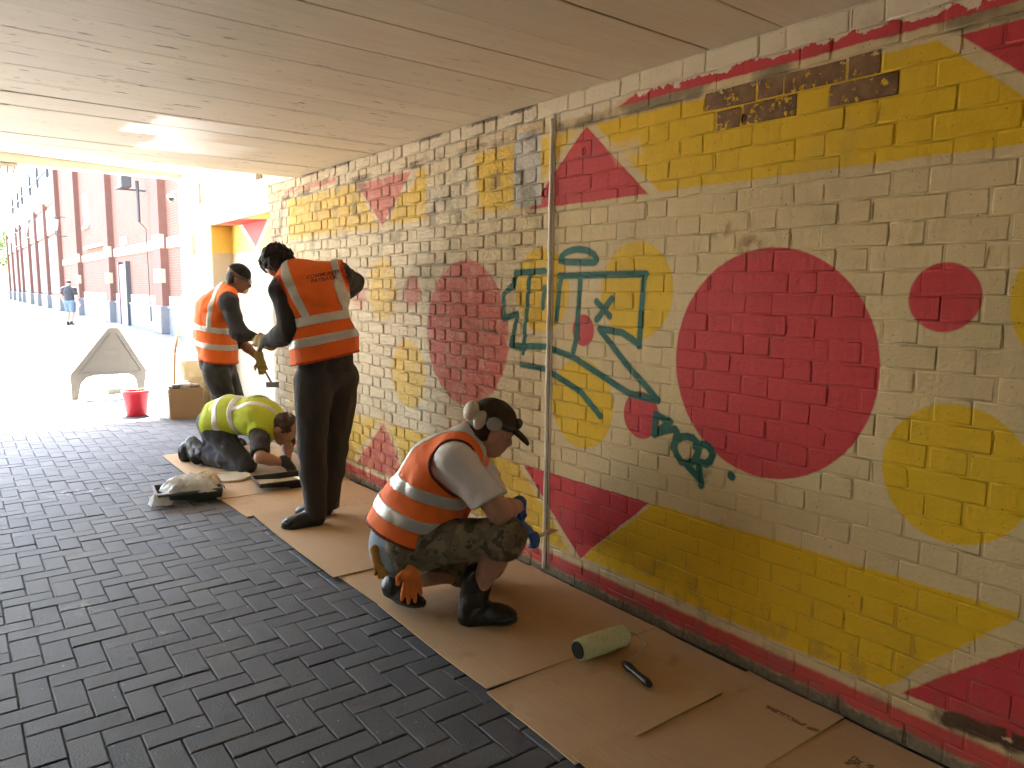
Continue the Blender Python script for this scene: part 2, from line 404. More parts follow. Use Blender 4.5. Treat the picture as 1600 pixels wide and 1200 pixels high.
for i, (y, z, L) in enumerate(BRICKS):
    right = y < 2.82; b = bin_of(y)
    bev, rg, dep = (0.0038, 0.0004, 0.0012) if right else (0.0050, 0.0022, 0.0042)
    bare = any(abs(y - by) < L/2 and abs(z - bz) < 0.036 for by, bz in BAREPTS)
    dx = random.uniform(-0.0008, 0.0006) if right else random.uniform(-0.003, 0.003)
    if i in single:
        if bare and b not in MBARE: MBARE[b] = wall_material(b, bare=True)
        key = (round(L, 2), right, i % 5, b, bare)
        if key not in cache:
            g = MB(); g.add(*brick_geo(round(L, 2) + (.004 if right else 0), 0.0695 if right else 0.0642, bev, rg, hash(key[:3]) & 0xffff, dep))
            me = g.mesh('brick', True); me.polygons.foreach_set('use_smooth', [q < 16 for q in range(24)]); me.materials.append(MBARE[b] if bare else MW[b]); cache[key] = me
        o = link('brick', cache[key], wall); o.location = (dx, y - 3.0, z); o.rotation_euler = (random.uniform(-.006, .006), 0, random.uniform(-.006, .006))
    else:
        vs, fs = brick_geo(L + (.004 if right else 0), 0.0695 if right else 0.0642, bev, rg, i, dep)
        ry = random.uniform(-.01, .01)
        rest.add([(x + dx + v*ry, v + y - 3.0, w + z) for x, v, w in vs], fs, b)
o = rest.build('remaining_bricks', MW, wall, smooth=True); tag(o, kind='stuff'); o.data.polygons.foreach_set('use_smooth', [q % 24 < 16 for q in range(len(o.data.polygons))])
# mortar bed behind the bricks, thick paint beads standing along the upright joints
mo = MB()
for k in range(len(BINS)-1):
    a, b = max(BINS[k], -1.35), min(BINS[k+1], 6.72)
    x = 0.0013 if BINS[k] < 2.8 else 0.0062
    mo.add([(x, a-3, 0), (x, b-3, 0), (x, b-3, CZ), (x, a-3, CZ)], [(0, 3, 2, 1)], k)
for (y, z, L) in BRICKS:
    if 0.4 < y < 2.8 and random.random() < 0.45:
        k = bin_of(y); yy = y + L/2 + random.uniform(0.0, 0.009) - 3; h = random.uniform(0.022, 0.032); lean = random.uniform(-.004, .004)
        wd = random.uniform(0.0015, 0.003)
        vs = [(0.004, yy-wd-lean, z-h), (-0.0014, yy-lean, z-h*0.9), (0.004, yy+wd-lean, z-h), (0.004, yy-wd+lean, z+h), (-0.0014, yy+lean, z+h*0.9), (0.004, yy+wd+lean, z+h)]
        mo.add(vs, [(0, 1, 4, 3), (1, 2, 5, 4), (0, 2, 1), (3, 4, 5)], k)
mo.build('mortar_joints', MJ, wall)
# drilled holes and a slot where fixings have been pulled out
hole = simple('hole_dark', (0.03, 0.022, 0.018), 0.9)
for (y, z, ry, rz) in ((2.576, 2.051, .009, .020), (1.728, 2.051, .008, .015), (2.93, 1.93, .028, .008), (2.845, 1.895, .018, .026)):
    g = MB(); n = 10
    g.add([(-0.0035, y-3 + ry*math.cos(2*math.pi*k/n)*random.uniform(.8, 1.1), z + rz*math.sin(2*math.pi*k/n)*random.uniform(.8, 1.1)) for k in range(n)] + [(0.02, y-3, z)], [(k, (k+1) % n, n) for k in range(n)])
    g.build('fixing_hole', hole, wall)

# ------------------------------------------------------------------ far end of the wall: recess, lintel and end pier
M = Mat('bright_render', 0.6, 0.3); X, Y, Z = M.pos(); n1 = M.noise(3, 4); n2 = M.noise(22, 4, seed=3.)
col = M.val((0.76, 0.72, 0.63), n2 * 0.2 + 0.88)
streak = M.noise(9, 3, seed=11., stretch=(1, 1, 0.06)).ramp(0.58, 0.72) * Z.ramp(1.9, 2.4)
col = M.mix(col, (0.30, 0.22, 0.12), streak * 0.6)
col = M.mix(col, (0.40, 0.32, 0.2), n1.ramp(0.55, 0.75) * Z.ramp(2.3, 2.6) * 0.5)
# purple scribble
sc = (M.noise(45, 2, seed=17., stretch=(1, 1, 0.5)) - 0.5).ab().ramp(0.025, 0.005) * ((Z - 2.2 - (Y-7.4)*0.01).ab()).ramp(0.055, 0.03) * Y.ramp(6.75, 6.85) * Y.ramp(8.1, 7.9)
col = M.mix(col, (0.45, 0.16, 0.45), sc * 0.8)
jz = ((Z / 0.075).fr() - 0.5).ab().ramp(0.44, 0.48)
col = M.mix(col, (0.35, 0.28, 0.18), jz * n1.ramp(0.4, 0.7) * 0.45)
M.color(col); M.bump(n2 - jz * 0.4, 0.5, 0.006); RENDER = M.m
M = Mat('recess_paint', 0.6, 0.3); X, Y, Z = M.pos(); n2 = M.noise(22, 4, seed=3.)
Yd = Y + (n2-.5)*.02
RY = (0.84, 0.64, 0.16); col = M.mix((0.64, 0.58, 0.47), RY, (Z + (n2-.5)*.015).ramp(1.80, 1.81))
def tri3(M, Y, Z, q, w=.01):
    d = None
    for i in range(3):
        (ax, az), (bx, bz) = q[i], q[(i+1) % 3]; L = math.hypot(bx-ax, bz-az); nx, nz = -(bz-az)/L, (bx-ax)/L
        e = Y*nx + Z*nz - (ax*nx + az*nz); d = e if d is None else d.mn(e)
    return d.ramp(-w, w)
col = M.mix(col, (0.70, 0.63, 0.5), tri3(M, Y, Z, [(7.78, 1.78), (7.15, 2.2), (8.5, 2.2)][::-1]))
col = M.mix(col, PINK, tri3(M, Y, Z, [(7.78, 1.84), (7.25, 2.2), (8.36, 2.2)][::-1]))
sof = Z.ramp(2.094, 2.097)
sc2 = M.mix(RY, (0.70, 0.63, 0.5), (Y + X*0.9 - 9.62).ramp(-.01, .01)); sc2 = M.mix(sc2, PINK, (Y + X*0.9 - 9.70).ramp(-.01, .01))
col = M.mix(col, sc2, sof)
M.color(M.val(col, n2*.2 + .9)); M.bump(n2, .5, .005); RECESS = M.m
def part_box(name, lo, hi, mat, parent, bevel=0.0):
    P0 = parent.location; g = MB(); g.box([lo[i]-P0[i] for i in range(3)], [hi[i]-P0[i] for i in range(3)]); return g.build(name, mat, parent, bevel=bevel)
part_box('end_pier', (WX-0.004, 8.6, 0), (WX+0.55, 9.93, 2.77), RENDER, wall, 0.012)
part_box('lintel', (WX-0.002, 6.72, 2.1), (WX+0.55, 8.598, 2.77), RENDER, wall, 0.006)
part_box('upper_wall', (WX+0.002, 6.1, CZ+0.002), (WX+0.55, 6.718, 2.77), RENDER, wall)
part_box('recess_back', (WX+0.22, 6.70, 0), (WX+0.50, 8.62, 2.098), RECESS, wall)
g = MB(); g.add([(WX+.01,6.722,2.096),(WX+.22,6.722,2.096),(WX+.22,8.598,2.096),(WX+.01,8.598,2.096)], [(0,1,2,3)]); g.v = [(x-WX, y-3, z) for x, y, z in g.v]; g.build('recess_soffit', RECESS, wall)
part_box('recess_jamb', (WX+0.006, 8.585, 0), (WX+0.22, 8.602, 2.094), RECESS, wall)
part_box('recess_jamb', (WX+0.012, 6.71, 0), (WX+0.22, 6.735, 2.094), RECESS, wall)
part_box('solid_core', (WX+0.035, -7, 0), (WX+0.45, 6.705, 2.9), simple('core', (0.3, 0.26, 0.2)), wall)
vent = simple('vent_brick', (0.20, 0.155, 0.09), 0.9, bump=.5, scale=60)
for (ya, yb, za, zb) in ((9.24, 9.38, 1.80, 2.03), (8.90, 8.98, 2.36, 2.58), (6.86, 7.02, 2.41, 2.53)):
    part_box('vent_slot', (WX-0.010, ya, za), (WX+0.01, yb, zb), vent, wall, 0.003)
# near, unseen run of the same wall behind the camera
g = MB(); g.box((0, -22.0, 0), (0.5, -4.37, CZ)); g.build('near_wall_run', RENDER, wall)

# ------------------------------------------------------------------ soffit of the slab: board-marked concrete
M = Mat('painted_boards', 0.62, 0.3); X, Y, Z = M.pos()
g1 = M.noise(60, 4, seed=2., stretch=(0.045, 1, 1)); g2 = M.noise(3, 3, seed=5.); sp = M.noise(34, 2, seed=8., stretch=(0.25, 1, 1)); fine = M.noise(150, 2)
col = M.mix((0.82, 0.725, 0.555), (0.765, 0.67, 0.50), g1.ramp(0.35, 0.7))
col = M.val(col, g2 * 0.12 + 0.93 + (M.rand() - .5) * 0.06)
col = M.mix(col, (0.20, 0.15, 0.10), sp.ramp(0.665, 0.72) * Y.ramp(1.8, 3.6) * 0.8)
bi = (Y / 0.292).fl(); jag = (bi * 12.9898)._m('SINE') * 43758.5; jag = jag.fr() * 0.35
pm = (X - jag + (g1-.5)*.1).ramp(0.78, 0.82) * (X - jag*1.2 - (Y-4.4)*.12 + (g1-.5)*.2).ramp(1.35, 1.12) * Y.ramp(4.36, 4.39) * Y.ramp(5.5, 5.48)
col = M.mix(col, (0.93, 0.90, 0.83), pm * 0.95)
M.color(col); M.rough(g1 * 0.2 + 0.5 - pm * .2); M.bump(g1 * 0.5 + fine * .3 + g2, 0.6, 0.006); BOARD = M.m
deck = empty('ceiling', (0, 3, CZ)); tag(deck, 'low board-marked concrete soffit painted cream over the underpass', 'ceiling', kind='structure')
edges = [6.1]
while edges[-1] > 0.4: edges.append(edges[-1] - random.choice((0.27, 0.29, 0.30, 0.31, 0.23)))
for a, b in zip(edges[1:], edges[:-1]):
    g = MB(); n = 9; x0, x1 = -5.7, WX + 0.03; t = 0.03; gap = random.choice((0.0008, 0.0011, 0.0014, 0.0022)); dz = random.uniform(-0.0015, 0.0015)
    yc = (a+b)/2; ha = (b-a)/2 - gap
    vs = []; fs = []
    for i in range(n):
        x = x0 + (x1-x0)*i/(n-1); sk = (x-WX)*0.03 + random.uniform(-.0015, .0015); zz = random.uniform(-.0012, .0012)
        ab = 0.0025
        vs += [(x, sk-ha, t), (x, sk-ha, ab+zz), (x, sk-ha+ab, zz), (x, sk+ha-ab, zz), (x, sk+ha, ab+zz), (x, sk+ha, t)]
    for i in range(n-1):
        for k in range(5): fs.append((i*6+k, i*6+k+1, (i+1)*6+k+1, (i+1)*6+k))
    g.add(vs, fs); g.build('board', BOARD, deck, loc=(0, yc-3, dz))
GR = simple('slab_concrete', (0.60, 0.52, 0.38), 0.7, var=.12, scale=8, bump=.3, obj=False)
g = MB(); g.box((-5.8, -3.5, 0.022), (WX+0.5, 6.06-3, 0.6)); g.build('slab', GR, deck)
g = MB(); g.box((-5.8, -25, 0.004), (WX+0.5, -2.6, 0.55)); g.build('near_slab', GR, deck)
g = MB(); g.box((-5.8, 6.06-3, 0.03), (WX+0.0, 6.10-3+.02, 0.44)); g.build('slab_end', GR, deck)
# higher soffit beyond and the far edge beam
up = empty('edge_beam', (0, 9.9, 2.73)); tag(up, 'cream concrete edge beam across the bright mouth of the underpass', 'beam')
LITE = simple("white_soffit", (0.80, 0.76, 0.68), 0.6, var=.06, scale=4, obj=False)
CB = simple('beam_cream', (0.62, 0.55, 0.42), 0.65, var=.12, scale=7, bump=.3, obj=False)
g = MB(); xs = [-5.8, 0.3, WX+.0]; zs = [0.25, 0.11, 0.035]
vs = []
for x, z in zip(xs, zs): vs += [(x, 6.14-9.9, z), (x, -0.18, z), (x, -0.18, z+.35), (x, 6.14-9.9, z+.35)]
fs = []
for i in range(2): a = i*4; fs += [(a, a+4, a+5, a+1), (a+1, a+5, a+6, a+2), (a+2, a+6, a+7, a+3), (a+3, a+7, a+4, a)]
g.add(vs, fs); g.build('raised_soffit', LITE, up)
g = MB(); g.box((-5.8, -0.18, 0.0), (WX+.02, 0.10, 0.75)); g.build('beam', CB, up, bevel=0.006)
g = MB(); g.box((-5.8, -0.175, -0.006), (WX, -0.165, 0.004)); g.build('drip_strip', simple('drip', (0.25, 0.19, 0.11), .7), up)
# other side of the underpass, outside the frame
tw = tag(MB().box((-5.85, -22, 0), (-5.5, 10.0, 2.98)).build('tunnel_wall', GR), kind='structure')

# ------------------------------------------------------------------ ground and block paving
M = Mat('ground_sand', 0.9); n = M.noise(5, 5); M.color(M.mix((0.05, 0.048, 0.045), (0.075, 0.07, 0.063), n)); M.bump(M.noise(200), .3, .004); SAND = M.m
M = Mat('street_paving', 0.8, .3); X, Y, Z = M.pos(); n = M.noise(2, 5)
br = M.t.nodes.new('ShaderNodeTexBrick'); br.inputs['Scale'].default_value = 5; br.inputs['Mortar Size'].default_value = .02
M.t.links.new(M.geo().outputs['Position'], br.inputs['Vector'])
br.inputs['Color1'].default_value = (.54, .50, .43, 1); br.inputs['Color2'].default_value = (.47, .43, .375, 1); br.inputs['Mortar'].default_value = (.30, .275, .24, 1)
M.color(M.val(M.mix(br.outputs[0], (.42, .39, .34), n.ramp(.4, .7) * .4), Y.ramp(19.0, 18.9) * .66 + .30)); STREET = M.m  # near stretch kept pale as an added reflector, far paving darkened to dim facade
g = MB(); g.add([(-900, -60, -0.008), (900, -60, -0.008), (900, 1500, -0.008), (-900, 1500, -0.008)], [(0, 1, 2, 3)])
tag(g.build('ground', SAND), 'sandy ground under the paving', None, kind='structure')
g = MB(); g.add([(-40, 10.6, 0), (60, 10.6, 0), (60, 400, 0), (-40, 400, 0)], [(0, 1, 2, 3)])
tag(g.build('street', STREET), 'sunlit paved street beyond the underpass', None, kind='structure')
M = Mat('paver', 0.5, .28); R_ = M.rand(); n = M.noise(120, 4, seed=1.); nb = M.noise(1.1, 4, seed=7.); nm = M.noise(16, 4, seed=3.)
col = M.mix((0.074, 0.078, 0.087), (0.104, 0.107, 0.115), R_); col = M.val(col, n * .8 + .60)  # slight blue in the base colour stands in for sky sheen
col = M.mix(col, (0.125, 0.12, 0.118), nb.ramp(.52, .72) * nm.ramp(.35, .7) * .55)
X, Y, Z = M.pos()
for (cx, cy_, r) in ((0.39, 3.69, .12), (0.55, 5.9, .16), (0.75, 5.85, .12), (0.95, 2.4, .05), (0.62, 3.2, .06)):
    rr = ((X-cx).sq() + (Y-cy_).sq()).rt(); col = M.mix(col, (.5, .5, .48), rr.ramp(r, 0) * nm.ramp(.45, .62) * n.ramp(.35, .6) * .8)
dots = M.noise(42, 1, seed=30.).ramp(.765, .785); col = M.mix(col, (.45, .43, .4), dots * .6)
M.color(col); M.rough(n * .25 + .50); M.bump(n, .6, .005); PAVER = M.m
pav = empty('pavement', (0, 4, 0)); tag(pav, 'grey herringbone block paving on the underpass floor', None, kind='structure')
cells = []; U = 0.1
for i in range(-56, 24):
    for j in range(-16, 110):
        s = (i + j) % 4
        if s == 0: cells.append(((i+1)*U, (j+.5)*U, 2*U, U))
        elif s == 2: cells.append(((i+.5)*U, (j+1)*U, U, 2*U))
def paver_geo(lx, ly, seed):
    r = random.Random(seed); gp = .0017; b = .0042; vs = []; tz = [r.uniform(-.0008, .0008) for _ in range(4)]
    for (ins, z) in ((gp+b, 0.0), (gp, -b*.8), (gp, -.05)):
        for q, (sx, sy) in enumerate(((-1,-1),(1,-1),(1,1),(-1,1))): vs.append((sx*(lx/2-ins), sy*(ly/2-ins), z + (tz[q] if z > -.02 else 0)))
    fs = [(0, 1, 2, 3)]
    for i in range(2):
        for k in range(4): fs.append(((i+1)*4+k, (i+1)*4+(k+1) % 4, i*4+(k+1) % 4, i*4+k))
    return vs, fs
cells = [c for c in cells if c[0] < WX - .02 and c[1] + c[3]/2 < 10.61 and not (c[0] < -2 and c[1] < 1)]
order = sorted(range(len(cells)), key=lambda i: (cells[i][0]**2 + cells[i][1]**2) if (visible((cells[i][0], cells[i][1], 0), 0) and cells[i][0] < 1.45) else 1e9)
single = set(order[:300]); cache = {}; rest = MB()
for i, (x, y, lx, ly) in enumerate(cells):
    dz = random.uniform(-.0025, .0012)
    if i in single:
        key = (lx > ly, i % 6)
        if key not in cache:
            g = MB(); g.add(*paver_geo(lx, ly, i)); me = g.mesh('paver'); me.materials.append(PAVER); cache[key] = me
        o = link('paver', cache[key], pav); o.location = (x, y-4, dz); o.rotation_euler = (random.uniform(-.006, .006), random.uniform(-.006, .006), random.uniform(-.008, .008))
    else:
        vs, fs = paver_geo(lx, ly, i); rest.add([(a+x, b+y-4, c+dz) for a, b, c in vs], fs)
tag(rest.build('remaining_pavers', PAVER, pav), kind='stuff')
# ================================================================== outside: long brick building in shade along the street
M = Mat('red_brick', 0.85, .2); X, Y, Z = M.pos(); n = M.noise(1.2, 4); nf = M.noise(9, 3, seed=3.)
br = M.t.nodes.new('ShaderNodeTexBrick'); br.inputs['Scale'].default_value = 2.2; br.inputs['Mortar Size'].default_value = .012
M.t.links.new(M.vec(Y, Z, 0.0), br.inputs['Vector'])
br.inputs['Color1'].default_value = (.21, .088, .060, 1); br.inputs['Color2'].default_value = (.18, .076, .053, 1); br.inputs['Mortar'].default_value = (.22, .15, .12, 1)
br.inputs['Brick Width'].default_value = .5; br.inputs['Row Height'].default_value = .165
M.color(M.val(br.outputs[0], n * .3 + .85)); RBRICK = M.m
DBRICK = simple('dark_brick', (.155, .07, .05), .85, var=.2, scale=6, obj=False)
STONE = simple('pale_stone', (.42, .34, .23), .8, var=.12, scale=5, obj=False)
PLINTH = simple('blue_brick_plinth', (.19, .178, .175), .7, var=.2, scale=8, obj=False)
LOUV = simple('grey_panel', (.15, .145, .155), .6, var=.1, scale=6, obj=False)
GLASS = simple('dark_glazing', (.05, .055, .065), .15, .6, var=.1)
FRAME = simple('white_frame', (.7, .7, .68), .5)
CLAD = simple('white_cladding', (.6, .74, .72), .5, var=.05, obj=False)
DKM = simple('dark_metal', (.06, .06, .065), .5)
BX = 5.4
bld = empty('brick_building', (BX, 14, 0), 'long red brick building with pilasters along the right of the sunny street', 'building')
def bb(name, lo, hi, mat, parent=bld, bevel=0): 
    L0 = Vector((BX, 14, 0)); g = MB(); g.box([lo[i]-L0[i] for i in range(3)], [hi[i]-L0[i] for i in range(3)]); return g.build(name, mat, parent, bevel=bevel)
bb('wall', (BX, 14, 0), (BX+8, 52.5, 10.4), RBRICK)
bb('wall', (BX+.004, 52.5, 0), (BX+8, 96, 6.45), RBRICK)
bb('upper_cladding', (BX-.05, 52.5, 6.45), (BX+8, 96, 7.95), CLAD)
bb('roof_plant_screen', (BX+.25, 52.5, 7.95), (BX+8, 96, 9.7), simple('screen', (.33, .31, .29), .7))
bb('parapet', (BX-.12, 13.9, 10.4), (BX+8, 52.7, 10.62), STONE)
bb('plinth', (BX-.07, 14, 0), (BX, 96, .78), PLINTH)
bb('stone_band', (BX-.03, 14, .86), (BX, 52, 1.15), STONE)
bb('plinth_cap', (BX-.10, 14, .78), (BX, 96, .86), PLINTH)
bb('stone_band', (BX-.035, 14, 2.58), (BX, 50, 2.9), STONE)
PY = [15.5, 24.5, 33.5, 42.3, 50, 56.7, 63.2, 69, 76.7, 81.4, 87.8, 94]
for y in PY:
    w = 1.0 if y < 51 else .6
    bb('pilaster', (BX-.22, y, .86), (BX+.0, y+w, 10.4 if y < 51 else 6.6), DBRICK)
    bb('pilaster_base', (BX-.30, y-.06, 0), (BX-.0, y+w+.06, .86), PLINTH, bevel=.03)
    if y < 45:
        for z in (1.55, 2.58): bb('quoin_block', (BX-.228, y-.01, z), (BX-.1, y+w+.01, z+.42), STONE)
for y0, y1 in zip(PY[4:-1], PY[5:]):
    n = max(3, int((y1-y0-.8)/.9)); a, b = y0+.8, y1-.2; wdt = (b-a)/n
    for k in range(n):
        bb('louvre_panel', (BX-.05, a+k*wdt+.05, .95), (BX+.01, a+(k+1)*wdt-.05, 4.4), LOUV)
    wv = bb('window', (BX-.02, a, 4.6), (BX+.01, b, 6.1), GLASS)
    for k in range(n+1): bb('glazing_bar', (BX-.07, a+k*wdt-.05, 4.6), (BX-.02, a+k*wdt+.05, 6.1), FRAME, wv)
    for z in (4.6, 5.35, 6.05): bb('glazing_rail', (BX-.06, a, z), (BX-.021, b, z+.08), FRAME, wv)
    bb('screen_post', (BX+.1, y0, 7.95), (BX+.24, y0+.2, 9.9), DKM); bb('screen_rail', (BX+.15, y0, 8.8), (BX+.24, y1, 8.95), DKM)
w = bb('window', (BX-.01, 39.6, 4.2), (BX+.01, 41.2, 5.7), GLASS); bb('window_sill', (BX-.08, 39.5, 4.08), (BX-.01, 41.3, 4.2), STONE, w); bb('window_frame', (BX-.05, 40.35, 4.2), (BX-.011, 40.45, 5.7), FRAME, w)
dr = bb('door', (BX-.13, 30.6, .0), (BX+.01, 31.9, 2.25), simple('pink_door', (.50, .12, .20), .5)); bb('door_frame', (BX-.16, 31.9, 0), (BX-.0, 32.05, 2.35), DKM, dr); bb('door_frame', (BX-.16, 30.45, 0), (BX-.0, 30.6, 2.35), DKM, dr)
bb('name_plate', (BX-.05, 30.6, 2.95), (BX-.0, 31.9, 3.25), simple('plate', (.30, .28, .27), .5))
bb('tube_lamp', (BX-.16, 35.2, 3.12), (BX-.06, 40.6, 3.24), FRAME)
# lanterns and floodlight on brackets
def lantern(y, z, s, label):
    t = empty('wall_lantern', (BX-.22, y, z), label, 'lamp', 'lanterns on brackets along the brick building')
    for q, rr in (([(0, 0, -.55*s), (-.45*s, 0, -.55*s), (-.5*s, 0, -.5*s), (-.5*s, 0, -.2*s)], .028*s), ([(0, 0, .42*s), (-.75*s, 0, .42*s)], .02*s)):
        MB().tube(q, rr, 6).build('bracket_arm', DKM, t)
    g = MB(); g.lathe([(.0, -.3*s), (.09*s, -.28*s), (.15*s, 0), (.19*s, .30*s), (0, .30*s)], 8, c=(-.5*s, 0, 0)); g.build('lamp_glass', simple('frosted', (.75, .76, .74), .3), t)
    g = MB(); g.lathe([(.23*s, .30*s), (.2*s, .36*s), (.06*s, .46*s), (0, .48*s)], 8, c=(-.5*s, 0, 0)); g.build('lamp_cap', DKM, t)
lantern(45.6, 4.55, 1.0, 'lantern on bracket at the third brick pilaster, nearest of the lanterns')
lantern(61.7, 5.4, 1.3, 'smaller-looking white lantern high on the building past the grey panels')
lantern(75.8, 5.3, 1.2, 'farthest white lantern beside the gridded windows')
fl = empty('floodlight', (BX-.05, 26.9, 4.5), 'dark floodlight on pole bracket near top of brick wall', 'floodlight')
MB().box((-.75, -.25, .05), (-.45, .2, .4)).build('lamp_housing', DKM, fl, bevel=.03)
MB().box((-.77, -.2, .1), (-.751, .15, .36)).build('lamp_lens', simple('lens', (.5, .55, .6), .2), fl)
MB().tube([(-.9, 0, 0), (-.0, 0, 0)], .03, 6).build('bracket_arm', DKM, fl); MB().tube([(-.25, -.02, -1.0), (-.25, -.02, .3)], .05, 8).build('mast', DKM, fl)
g = MB(); g.tube([(-.25, -.02, -1.0), (-.06, -.02, -1.2), (-.04, -.02, -4.2)], .018, 6); g.build('cable', DKM, fl)
# camera dome on the end pier, caged bulkhead lamp under the beam
cc = empty('security_camera', (WX-.005, 9.80, 2.52), 'small white dome security camera on the bright end pier', 'camera')
g = MB(); g.tube([(0, 0, .06), (-.09, 0, .05), (-.11, 0, .0)], .014, 8); g.build('arm', FRAME, cc, smooth=True)
g = MB(); g.lathe([(.0, .03), (.035, .028), (.05, 0), (.048, -.02)], 14, c=(-.11, 0, -.01)); g.build('housing', FRAME, cc, smooth=True)
g = MB(); g.lathe([(.042, -.03), (.036, -.055), (.02, -.072), (0, -.078)], 14, c=(-.11, 0, 0)); g.build('dome', GLASS, cc, smooth=True)
bl = empty('bulkhead_lamp', (0.60, 9.86, 2.722), 'caged round bulkhead lamp under the beam at the top left', 'lamp')
g = MB(); g.lathe([(.0, 0), (.11, 0), (.11, -.03), (.0, -.03)], 18); g.build('base', simple('lampbase', (.4, .38, .34), .6), bl)
g = MB(); g.lathe([(.085, -.03), (.085, -.06), (.06, -.095), (.0, -.105)], 18); g.build('glass_cover', simple('opal', (.75, .72, .65), .3), bl, smooth=True)
g = MB()
for k in range(4):
    a = k*math.pi/4; g.tube([(.1*math.cos(a)*q, .1*math.sin(a)*q, -.115*math.sqrt(max(0, 1-q*q))-.01) for q in np.linspace(-1, 1, 9)], .004, 5)
g.build('cage', DKM, bl)
# trees closing the street
LEAF = Mat('leaf', .6); r_ = LEAF.rand(); LEAF.color(LEAF.mix((.045, .10, .02), (.11, .19, .04), r_)); LEAF.b.inputs['Transmission Weight'].default_value = 0.0; LEAF = LEAF.m
BARK = simple('bark', (.10, .075, .05), .9, bump=.5)
def tree(x, y, h, r, seed, label):
    t = empty('leafy_tree', (x, y, 0), label, 'tree', 'trees closing the end of the street'); R = random.Random(seed); rn = np.random.default_rng(seed)
    g = MB(); g.tube([(0, 0, -.1), (.05, .05, h*.25), (.1, 0, h*.5), (0, .1, h*.8)], [.28, .2, .14, .04], 8)
    tips = []
    for k in range(9):
        a = R.uniform(0, 6.28); z0 = h*R.uniform(.25, .6); L = r*R.uniform(.6, 1.0); tip = (L*math.cos(a), L*math.sin(a), z0 + h*R.uniform(.1, .3)); tips.append(tip)
        g.tube([(0, 0, z0), (tip[0]*.5, tip[1]*.5, z0+(tip[2]-z0)*.6), tip], [.09, .06, .02], 6)
    g.build('trunk', BARK, t)
    clumps = [np.array(p) for p in tips] + [np.array((R.uniform(-.6, .6)*r, R.uniform(-.6, .6)*r, h*R.uniform(.45, 1.0))) for _ in range(16)]
    g = MB()
    for c in clumps:
        rc = r*R.uniform(.28, .5)
        for _ in range(150):
            d = rn.normal(size=3); d /= np.linalg.norm(d); p = c + d*rc*rn.uniform(.45, 1.0)*np.array((1, 1, .8))
            u = rn.normal(size=3); u /= np.linalg.norm(u); w = np.cross(u, rn.normal(size=3)); w /= np.linalg.norm(w); s = rn.uniform(.10, .2)
            g.add([p-u*s, p+w*s*.5, p+u*s, p-w*s*.5], [(0, 1, 2, 3)])
    g.build('crown', LEAF, t)
tree(3.2, 112, 9.2, 3.2, 1, 'tall green tree at the far left end of the street')
tree(7.2, 128, 8.6, 3.0, 2, 'rounder green tree just beyond the end of the brick building')
tree(1.0, 140, 8.0, 3.0, 3, 'low green tree at the left edge of the picture, farthest away')

# ================================================================== things on the wall and floor
CONDM = Mat('white_conduit', .35, .5); n = CONDM.noise(40, 3); CONDM.color(CONDM.mix((.86, .82, .73), (.77, .71, .60), n.ramp(.5, .7))); CONDM.bump(CONDM.noise(25, 3, stretch=(1, 1, .3)), .8, .01); CONDM = CONDM.m
cp = empty('conduit_pipe', (WX, 2.80, 0), 'cream painted vertical conduit pipe running down the mural wall', 'pipe')
g = MB(); pts = []; z = .03
while z < 2.27: pts.append((-.009 + random.uniform(-.0015, .0015), random.uniform(-.0018, .0018) + (z-1.2)*-.006, z)); z += .05
g.tube(pts, [.0085 + random.uniform(-.0008, .002) for _ in pts], 12); g.build('pipe', CONDM, cp, smooth=True)
g = MB(); g.tube([(-.001, -.014, .03), (-.001, -.016, 2.25)], .005, 8); g.build('side_cable', CONDM, cp, smooth=True)
CARD = Mat('cardboard', .8, .25); X, Y, Z = CARD.pos(); n = CARD.noise(2.5, 4); nf = CARD.noise(70, 3, stretch=(1, .15, 1)); R_ = CARD.rand()
c = CARD.mix((.50, .345, .20), (.58, .41, .25), n); c = CARD.val(c, nf*.16 + .92 + (R_-.5)*.1)
pr = (((X-2.165).ab()).ramp(.014, .010) * ((Y-1.30).ab()).ramp(.10, .095)) * CARD.noise(60, 2, seed=9.).ramp(.40, .5)
pr2 = (((X-2.12).ab()).ramp(.035, .03) * ((Y-1.02).ab()).ramp(.055, .05)) * CARD.noise(90, 1, seed=4.).ramp(.47, .5)
c = CARD.mix(c, (.10, .055, .03), pr.mx(pr2) * .75)
c = CARD.mix(c, (.22, .13, .07), CARD.noise(6, 4, seed=14.).ramp(.6, .75)*.35)
CARD.color(c); CARD.bump(nf*.5 + CARD.noise(9, 2)*.8, .35, .006); CARD = CARD.m
SHEETS = [(0.42, 1.205, 1.44, 'brown cardboard sheet nearest the camera at the bottom right corner'), (1.20, 1.575, 1.43, 'narrow cardboard sheet with a printed line, just right of the taped joint'),
 (1.565, 2.05, 1.43, 'cardboard sheet under the black handle of the paint roller'), (2.045, 2.91, 1.45, 'large cardboard sheet under the crouching man in the orange vest'),
 (2.90, 3.36, 1.465, 'cardboard sheet just behind the crouching man, by the foot of the mural'), (3.35, 4.60, 1.43, 'long cardboard sheet under the standing man with dark boots'),
 (4.59, 5.09, 1.39, 'cardboard sheet with the black tray at its far edge'), (5.08, 6.72, 1.36, 'farthest cardboard sheet, under the kneeling man in the yellow vest')]
